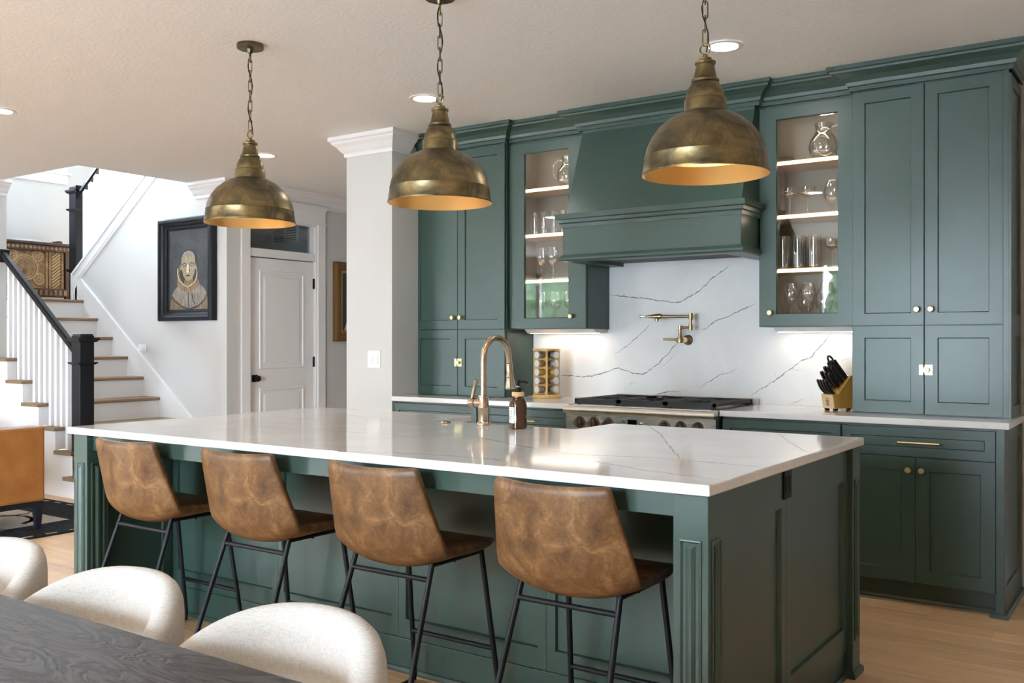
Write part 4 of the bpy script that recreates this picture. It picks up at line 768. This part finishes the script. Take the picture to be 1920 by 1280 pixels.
for i in range(4):
    a = [-3.88, -3.4, -2.1, -1.6][i]; shaker(isl, 'back_door', (a+.46, ly1-.02, .11), (-1, 0, 0), (0, 1, 0), .45, .72)
ot = thing('power_outlet', (bx1, 3.046, .78), 'black double socket on the end of the green island', 'outlet')
oc = 3.046; MB().box(bx1, oc-.036, .782, bx1+.006, oc+.036, .898-.02).build('cover_plate', 'black_plastic', ot, bevel=.002)
for dy in (-.015, .015): MB().box(bx1+.006, oc+dy-.012, .805, bx1+.009, oc+dy+.012, .855).build('socket', 'black_plastic', ot, bevel=.002)
# worktop with the sink cut-out
it = thing('island_countertop', (-2.5, 3.1, .8815), 'white veined quartz island worktop with a sink cut-out', 'countertop')
sx0, sx1, sy0 = -2.925, -2.115, 3.525
mb = MB(); poly = [(IX0, IY0), (IX1, IY0), (IX1, IY1), (sx1, IY1), (sx1, sy0), (sx0, sy0), (sx0, IY1), (IX0, IY1)]; mb.prism(poly, lambda a, b, t: (a, b, t), .8835, .914); mb.build('slab', 'quartz', it, bevel=.005)
ZI = .91425
IV = [([(150, 822), (260, 828), (420, 838), (620, 846), (740, 848), (900, 858), (960, 866)], .004), ([(360, 790), (520, 802), (700, 812), (800, 823)], .003), ([(860, 812), (930, 826), (985, 838), (1090, 852), (1230, 858), (1440, 876)], .004),
      ([(1100, 862), (1200, 880), (1300, 893), (1358, 900)], .004), ([(1215, 797), (1240, 815), (1255, 835), (1275, 860)], .005), ([(1460, 812), (1480, 828), (1510, 845), (1530, 850)], .004), ([(1225, 806), (1260, 820), (1290, 830)], .002), ([(640, 775), (720, 786), (800, 800)], .003), ([(500, 778), (600, 790), (690, 794)], .003)]
for i, (l, w_) in enumerate(IV): ribbon([unz(u, v, ZI) for u, v in l], w_, lambda a, b: (a, b, ZI), it, 'vein_polished' if w_ > .0035 else 'vein_faint', seed=20+i, jit=.004)
for (x, y) in ((-1.0, 2.55), (-1.0, 3.0)): ribbon([(y, .885), (y+.02, .90), (y+.01, .912)], .003, lambda a, b: (IX1+.0003, a, b), it, 'vein_polished', seed=9, step=.004)
sk = thing('farmhouse_sink', (-2.52, 3.7, .62), 'white apron-front sink set into the far side of the island', 'sink')
mb = MB(); a, b, c, d, zt, zb = sx0-.015, sx1+.015, sy0-.02, IY1+.02, .8815, .63; zf = .845
mb.box(a, c, zb, b, d, zb+.02); mb.box(a, c, zb, b, c+.018, zt); mb.box(a, c, zb, a+.018, IY1-.05, zt); mb.box(b-.018, c, zb, b, IY1-.05, zt); mb.box(a, d-.025, zb, b, d, zf); mb.build('basin', 'porcelain', sk, bevel=.004)
MB().lathe([(0, 0), (.03, 0), (.035, .003), (0, .004)], (-2.52, 3.7, zb+.02), 20).build('drain', 'champagne_bronze', sk, smooth=True)
ft = thing('kitchen_faucet', (-2.545, 3.448, .914), 'champagne bronze pull-down faucet with side lever on the island', 'faucet'); B = 'champagne_bronze'; fx, fy, fz = -2.545, 3.448, .9143
MB().lathe([(0, 0), (.031, 0), (.032, .006), (.029, .012), (.025, .016), (.025, .075), (.027, .078), (.027, .086), (.024, .09), (.023, .125), (.0255, .128), (.0255, .134), (0, .136)], (fx, fy, fz), 28).build('body', B, ft, smooth=True)
R_ = .098; zc = fz+.295; pth = [(fx, fy, fz+.13), (fx, fy, fz+.2), (fx, fy, zc)]+[(fx, fy+R_-R_*math.cos(math.radians(t)), zc+R_*math.sin(math.radians(t))) for t in range(12, 169, 12)]
pth += [(fx, fy+2*R_+.004, zc-.02)]
MB().tube(pth, .0145, 16).build('spout', B, ft, smooth=True)
yy = fy+2*R_+.004; dv = Vector((0, .10, -1)).normalized(); p = Vector((fx, yy, zc-.02))
MB().lathe([(.015, 0), (.018, .002), (.018, .008), (.0155, .010), (.0165, .055), (.019, .06), (.019, .065), (.017, .068), (.027, .115), (.026, .120), (0, .12)], p, 20, dv).build('spray_head', B, ft, smooth=True)
MB().obox(p+dv*.04+Vector((-.016, 0, 0)), dv, (0, 1, 0), (1, 0, 0), .014, .006, .003).build('spray_button', 'black_plastic', ft, bevel=.002)
MB().tube([(fx, fy, fz+.10), (fx-.055, fy, fz+.10)], .020, 16).build('valve', B, ft, smooth=True); MB().lathe([(.0205, .044), (.0215, .046), (.0205, .048)], (fx, fy, fz+.10), 20, (-1, 0, 0)).build('seam_ring', 'black_plastic', ft)
MB().lathe([(0, .055), (.021, .055), (.023, .066), (.019, .078), (0, .08)], (fx, fy, fz+.10), 20, (-1, 0, 0)).build('lever_hub', B, ft, smooth=True)
MB().tube([(fx-.068, fy, fz+.105), (fx-.056, fy-.002, fz+.15), (fx-.04, fy-.004, fz+.195), (fx-.037, fy-.004, fz+.203)], [.008, .008, .009, .012], 12).build('lever', B, ft, smooth=True)
bt = one(MB().lathe([(0, 0), (.02, 0), (.022, .003), (.019, .008), (.012, .010), (0, .011)], (-2.75, 3.435, .9143), 24), 'air_switch_button', 'champagne_bronze', 'small bronze push button on the island worktop beside the sink', 'button', smooth=True)
sb = thing('soap_bottle', (-2.328, 3.407, .914), 'amber pump soap bottle with wooden collar and paper label', 'soap bottle'); bx, by, bz = -2.322, 3.395, .9145
MB().lathe([(0, 0), (.034, 0), (.0385, .005), (.0385, .100), (.036, .116), (.028, .130), (.022, .134), (.022, .142), (0, .142)], (bx, by, bz), 32).build('bottle', 'amber_glass', sb, smooth=True)
MB().lathe([(0, .140), (.026, .140), (.027, .143), (.027, .155), (.025, .158), (0, .158)], (bx, by, bz), 28).build('wood_collar', 'bamboo', sb, smooth=True)
MB().lathe([(0, .157), (.014, .157), (.014, .172), (.011, .174), (.006, .175), (.006, .186), (.0075, .187), (.009, .206), (.008, .209), (0, .209)], (bx, by, bz), 20).build('pump', 'black_plastic', sb, smooth=True)
MB().lathe([(.0066, .179), (.0068, .183)], (bx, by, bz), 16).build('pump_ring', 'chrome', sb); MB().tube([(bx, by, bz+.20), (bx+.018, by+.018, bz+.203), (bx+.030, by+.030, bz+.196)], .004, 8).build('pump_spout', 'black_plastic', sb, smooth=True)
lab0 = math.radians(-122)
def lab(a0, a1, z0, z1, r, mt, name):
    q = MB(); n = 12; q.v = [(bx+r*math.cos(lab0+a0+(a1-a0)*i/n), by+r*math.sin(lab0+a0+(a1-a0)*i/n), z) for z in (bz+z0, bz+z1) for i in range(n+1)]; q.f = [(i, i+1, n+2+i, n+1+i) for i in range(n)]; return q.build(name, mt, sb, smooth=True)
lab(-.75, .75, .026, .094, .0387, 'label_paper', 'label')
for (a0, a1, z0, z1) in ((-.66, .66, .0885, .0893), (-.66, .66, .0307, .0315), (-.67, -.65, .031, .089), (.65, .67, .031, .089)): lab(a0, a1, z0, z1, .0389, 'label_ink', 'label_border')
for k in range(9): a_ = -.45+.1*k; lab(a_, a_+.1, .066+.008*math.sin(k*1.7), .072+.008*math.sin(k*1.7+.5), .0389, 'label_green', 'label_leaf')
for k in range(8): lab(-.42+k*.11, -.36+k*.11, .050, .054, .0389, 'label_ink', 'label_letter')
for k in range(6): lab(-.32+k*.11, -.26+k*.11, .041, .0445, .0389, 'label_ink', 'label_letter')
# ------------------------------------------------------------------ pendants
def pendant(x, label):
    y = 3.1; zr = 1.866; t = thing('pendant_lamp', (x, y, zr), label, 'pendant lamp', None); A = 'antique_brass'
    out = [(.2175, 0), (.219, .003), (.217, .008), (.209, .060), (.2105, .063), (.2085, .066), (.202, .095), (.186, .130), (.160, .165), (.125, .194), (.092, .211), (.0735, .218), (.0725, .222), (.0725, .258), (.070, .262), (.0665, .263), (.064, .285), (.056, .305), (.044, .320)]
    MB().lathe(out, (x, y, zr), 56).build('shade', A, t, smooth=True, ang=50)
    inn = [(.2175, 0), (.2155, .002), (.206, .062), (.200, .066), (.198, .095), (.182, .130), (.156, .163), (.121, .190), (.09, .206), (.0, .210)]
    MB().lathe(inn, (x, y, zr), 56).build('shade_lining', 'gold_inside', t, smooth=True, ang=50)
    MB().lathe([(.043, .318), (.048, .321), (.048, .329), (.043, .333), (.040, .336), (.031, .380), (.031, .382), (.036, .384), (.036, .392), (.030, .395), (.022, .399), (.022, .405), (.010, .408), (.008, .418), (0, .419)], (x, y, zr), 28).build('neck', A, t, smooth=True)
    MB().lathe([(0, .07), (.02, .075), (.034, .095), (.036, .12), (.026, .15), (.016, .17), (.016, .20), (0, .20)], (x, y, zr), 20).build('bulb', 'lamp_glow', t, smooth=True)
    lp_ = MB().tube([(x+.019*math.cos(k*math.pi/8), y, zr+.436+.019*math.sin(k*math.pi/8)) for k in range(16)], .0032, 8, closed=True); lp_.build('loop', A, t, smooth=True)
    z = zr+.452; k = 0; L_ = .060; ztop = 2.705
    n = round((ztop-z)/(L_-.011)); pitch = (ztop-z)/n
    while k < n:
        zc_ = z+pitch*(k+.5); ca, sa = (1, 0) if k % 2 == 0 else (0, 1); h = (pitch+.011)/2-.007; w = .0085; path = []
        for a_ in range(0, 181, 30): path.append((w*math.cos(math.radians(a_)), h+.007*math.sin(math.radians(a_))))
        for a_ in range(180, 361, 30): path.append((w*math.cos(math.radians(a_)), -h+.007*math.sin(math.radians(a_))))
        rot = .5; c2, s2_ = math.cos(rot+k*math.pi/2), math.sin(rot+k*math.pi/2)
        MB().tube([(x+u*c2, y+u*s2_, zc_+v_) for u, v_ in path], .0024, 6, closed=True).build('chain_link', A, t, smooth=True); k += 1
    MB().tube([(x+.012*math.sin(i*.9), y+.010*math.cos(i*.9), zr+.43+(2.72-zr-.43)*i/14) for i in range(15)], .0025, 6).build('cord', 'black_plastic', t, smooth=True)
    MB().lathe([(0, .022), (.062, .022), (.064, .019), (.064, .002), (.062, 0), (.016, 0), (.014, -.012), (.009, -.022), (0, -.024)], (x, y, 2.7175), 36).build('canopy', A, t, smooth=True)
    return t
pendant(-3.705, 'antique brass dome pendant over the island end nearest the stairs'); pendant(-2.515, 'antique brass dome pendant over the middle of the island'); pendant(-1.334, 'antique brass dome pendant over the island end near the knife block')
# ------------------------------------------------------------------ bar stools
def stool(cx_, label, dy=0):
    t = thing('bar_stool', (cx_, 2.52+dy, 0), label, 'bar stool', None)
    prof_ = [(2.770, .580, .185, .0), (2.758, .598, .198, .0), (2.70, .600, .208, .006), (2.62, .592, .216, .016), (2.54, .580, .224, .034), (2.475, .568, .230, .056), (2.425, .566, .233, .078), (2.385, .586, .233, .082), (2.362, .632, .229, .074), (2.348, .70, .219, .060), (2.336, .77, .207, .048), (2.325, .84, .196, .037), (2.317, .895, .188, .028)]
    us = [-1, -.93, -.75, -.5, -.25, 0, .25, .5, .75, .93, 1]
    q = MB(); n = len(us)
    for i, (y, z, w, c) in enumerate(prof_):
        f = i/(len(prof_)-1); back = min(1, max(0, (f-.45)/.25))
        for u in us:
            k = abs(u)**2.4
            zz_ = z+max(0, 1-back*1.0)*c*k-(.010*(1-u*u) if i == len(prof_)-1 else 0); yy_ = y+dy+back*c*k*1.0
            if i == 0: yy_ -= .02*k
            q.v.append((cx_+u*w, yy_, zz_))
    for i in range(len(prof_)-1):
        for j in range(n-1): q.f.append((i*n+j, i*n+j+1, i*n+n+j+1, i*n+n+j))
    o = q.build('seat_shell', 'leather_tan', t, smooth=True, ang=180); 
    md_ = o.modifiers.new('solid', 'SOLIDIFY'); md_.thickness = .034; md_.offset = 1 
    md_ = o.modifiers.new('sub', 'SUBSURF'); md_.levels = 2; md_.render_levels = 2
    K = 'black_metal'; r = .0095
    for s_ in (-1, 1):
        xt, xb = cx_+s_*.170, cx_+s_*.200
        pth_ = [(xt, 2.43+dy, .558), (xb-s_*.004, 2.24+dy, .035), (xb, 2.238+dy, .014), (xb, 2.255+dy, .0095), (xb, 2.50+dy, .0095), (xb, 2.755+dy, .0095), (xb, 2.772+dy, .014), (xb-s_*.003, 2.772+dy, .04), (xt, 2.70+dy, .558)]
        MB().tube(pth_, r, 10).build('leg_frame', K, t, smooth=True, ang=60)
        MB().tube([(xt, 2.425+dy, .558), (xt, 2.705+dy, .558)], .0095, 8).build('seat_rail', K, t, smooth=True)
    lerp = lambda a, b, f: a+(b-a)*f
    MB().tube([(cx_-.174, 2.413+dy, .512), (cx_+.174, 2.413+dy, .512)], .009, 10).build('rear_stretcher', K, t, smooth=True); MB().tube([(cx_-.189, 2.749+dy, .205), (cx_+.189, 2.749+dy, .205)], .009, 10).build('foot_rest', K, t, smooth=True)
    MB().tube([(cx_-.17, 2.55+dy, .552), (cx_+.17, 2.55+dy, .552)], .008, 8).build('seat_bar', K, t, smooth=True); MB().tube([(cx_-.17, 2.69+dy, .558), (cx_+.17, 2.69+dy, .558)], .008, 8).build('seat_bar', K, t, smooth=True)
    return t
SL = ['tan leather bar stool at the island end nearest the stairs', 'tan leather bar stool second from the stair end of the island', 'tan leather bar stool third from the stair end of the island', 'tan leather bar stool at the island end with the black socket']
s0 = stool(-3.545, SL[0], -.012)
for i, cx_ in enumerate((-2.845, -2.165, -1.470)): copy_tree(s0, (cx_+3.545, 0, 0), None, SL[i+1])
# ------------------------------------------------------------------ dining table and chairs
dt = thing('dining_table', (-2.2, .55, 0), 'dark oak dining table with wavy open grain', 'table')
MB().box(-3.6, .02, .712, -.85, 1.056, .75).build('table_top', 'ebony_oak', dt, bevel=.004); MB().box(-3.3, .2, .63, -1.1, .88, .712).build('table_apron', 'ebony_oak', dt)
for x in (-3.2, -1.25): MB().box(x-.05, .28, 0, x+.05, .72, .63).build('table_leg', 'ebony_oak', dt, bevel=.004)
def dchair(cx_, cy_, label):
    t = thing('dining_chair', (cx_, cy_, 0), label, 'chair', None); q = MB(); nA, rows = 20, []
    # curved padded back: section swept round the seat
    def P(th, r, z): return (cx_+r*math.sin(th)*1.0, cy_+r*math.cos(th)*.92, z)
    A = math.radians(104); sec = 12
    for i in range(nA+1):
        th = -A+2*A*i/nA; f = abs(th)/A; zt = .79-.19*f**2.6; zb = .50+.0*f; h = (zt-zb)/2; zc_ = (zt+zb)/2; tk = .040*(1-.25*f**4); R0 = .222
        endk = 1 if f < .999 else .6
        row = []
        for k in range(sec):
            a_ = 2*math.pi*k/sec; ca, sa = math.cos(a_), math.sin(a_); sq = lambda v_, p_: math.copysign(abs(v_)**p_, v_)
            row.append(P(th, R0+.030*sq(sa, .5)*0+sq(ca, .55)*tk*endk-.02*(sa*.5+.5)*-1, zc_+sq(sa, .6)*h*(endk*.5+.5)))
        rows.append(row)
    for R in rows: q.v += R
    for i in range(nA):
        for k in range(sec): q.f.append((i*sec+k, i*sec+(k+1) % sec, i*sec+sec+(k+1) % sec, i*sec+sec+k))
    q.f.append(tuple(range(sec))[::-1]); q.f.append(tuple(nA*sec+k for k in range(sec)))
    bk = q.build('backrest', 'linen', t, smooth=True, sub=1, ang=180)
    for sgn in (-1, 1):
        th = sgn*A*.80; f = .80; sm = []
        for k in range(9): z = .52+(.79-.19*f**2.6-.53)*k/8; sm.append(P(th+sgn*.0, .222-.034+.012*k/8, z))
        MB().tube(sm, .0022, 6).build('seam', 'linen', bk, smooth=True)
    s_ = MB(); s_.lathe([(0, .40), (.20, .40), (.235, .42), (.24, .45), (.225, .475), (.15, .487), (0, .49)], (cx_, cy_-.03, 0), 32); s_.build('seat', 'linen', t, smooth=True)
    for (ax, ay) in ((-.2, -.2), (.2, -.2)): MB().tube([(cx_+ax, cy_+ay, .41), (cx_+ax*1.1, cy_+ay*1.1, 0)], [.018, .012], 10).build('leg', 'walnut', t, smooth=True)
    for sgn in (-1, 1):
        a_ = math.radians(62)*sgn; MB().tube([P(a_, .268, .66), P(a_, .272, .5), P(a_, .27, .3), P(a_, .285, 0)], [.014, .018, .017, .012], 12).build('leg', 'walnut', t, smooth=True); MB().lathe([(.0, 0), (.014, 0), (.012, .008), (0, .012)], P(a_, .268, .66), 12).build('leg_cap', 'champagne_bronze', t, smooth=True)
    return t
dchair(-1.325, 1.075, 'cream linen barrel chair at the table end near the bar stools by the socket'); dchair(-1.875, 1.06, 'cream linen barrel chair in the middle of the three at the table'); dchair(-2.425, 1.07, 'cream linen barrel chair at the table end nearest the lounge rug')
# ------------------------------------------------------------------ lounge corner
rgx = thing('area_rug', (-7.3, 2.8, 0), 'black area rug with beige leaf pattern under the armchair', 'rug')
MB().box(-8.6, 1.2, .0005, -6.12, 4.22, .012).build('rug_field', 'rug_black', rgx)
MB().box(-8.1, 1.6, .012, -6.52, 3.82, .0135).build('pattern_panel', 'rug_beige', rgx)
R2 = random.Random(5)
for i in range(16):
    x0, y0 = R2.uniform(-7.9, -6.6), R2.uniform(2.4, 3.7); a_ = R2.uniform(0, 6.28); pts = [(x0+.10*k*math.cos(a_+.25*k), y0+.10*k*math.sin(a_+.25*k)) for k in range(6)]
    q = MB(); q.v = []
    for k, p in enumerate(pts):
        w = .018*(1.2-k/6); d = Vector((math.cos(a_+.25*k), math.sin(a_+.25*k))); q.v += [(min(-6.53, p[0]-d.y*w), min(3.81, p[1]+d.x*w), .014), (min(-6.53, p[0]+d.y*w), min(3.81, p[1]-d.x*w), .014)]
    q.f = [(2*k, 2*k+2, 2*k+3, 2*k+1) for k in range(5)]; q.build('leaf_stroke', 'rug_black', rgx)
for i in range(18): y = 1.3+i*.165; MB().box(-6.165, y, .012, -6.148, y+.075, .0132).build('dash', 'rug_beige', rgx)
for i in range(14): x = -8.5+i*.17; MB().box(x, 4.16, .012, x+.075, 4.175, .0132).build('dash', 'rug_beige', rgx)
def armchair(x0, y1, rot, label):
    t = thing('leather_armchair', (x0-.36, y1-.36, .012), label, 'armchair', None); Ls = 'leather_saddle'; y0 = y1-.74; zb, zt = .20, .71
    o_ = MB().box(x0-.15, y0, zb, x0, y1, zt).build('back', Ls, t, bevel=.018)
    for (a, b) in ((y0, y0+.13), (y1-.13, y1)): MB().box(x0-.74, a, zb, x0-.15, b, .60).build('arm', Ls, t, bevel=.018)
    MB().box(x0-.74, y0+.13, zb, x0-.15, y1-.13, .30).build('seat_deck', Ls, t, bevel=.01); MB().box(x0-.75, y0+.135, .30, x0-.155, y1-.135, .43).build('seat_cushion', Ls, t, bevel=.03); MB().box(x0-.29, y0+.135, .43, x0-.152, y1-.135, .70).build('back_cushion', Ls, t, bevel=.03)
    MB().box(x0-.73, y0+.01, .165, x0-.012, y1-.01, .20).build('base_rail', 'black_wood', t)
    for (a, b) in ((x0-.03, y1-.04), (x0-.03, y0+.04), (x0-.70, y1-.04), (x0-.70, y0+.04)):
        q = MB(); q.add([(a+sx*w, b+sy*w, z) for z, w in ((.014, .016), (.165, .026)) for sx, sy in ((-1, -1), (1, -1), (1, 1), (-1, 1))], [(3, 2, 1, 0), (4, 5, 6, 7)]+[(i, (i+1) % 4, 4+(i+1) % 4, 4+i) for i in range(4)]); q.build('leg', 'black_wood', t)
    return t
armchair(-6.35, 3.55, 0, 'saddle brown leather armchair standing on the rug edge')
armchair(-7.95, 3.72, 0, 'second brown leather armchair farther across the rug by the stairs')
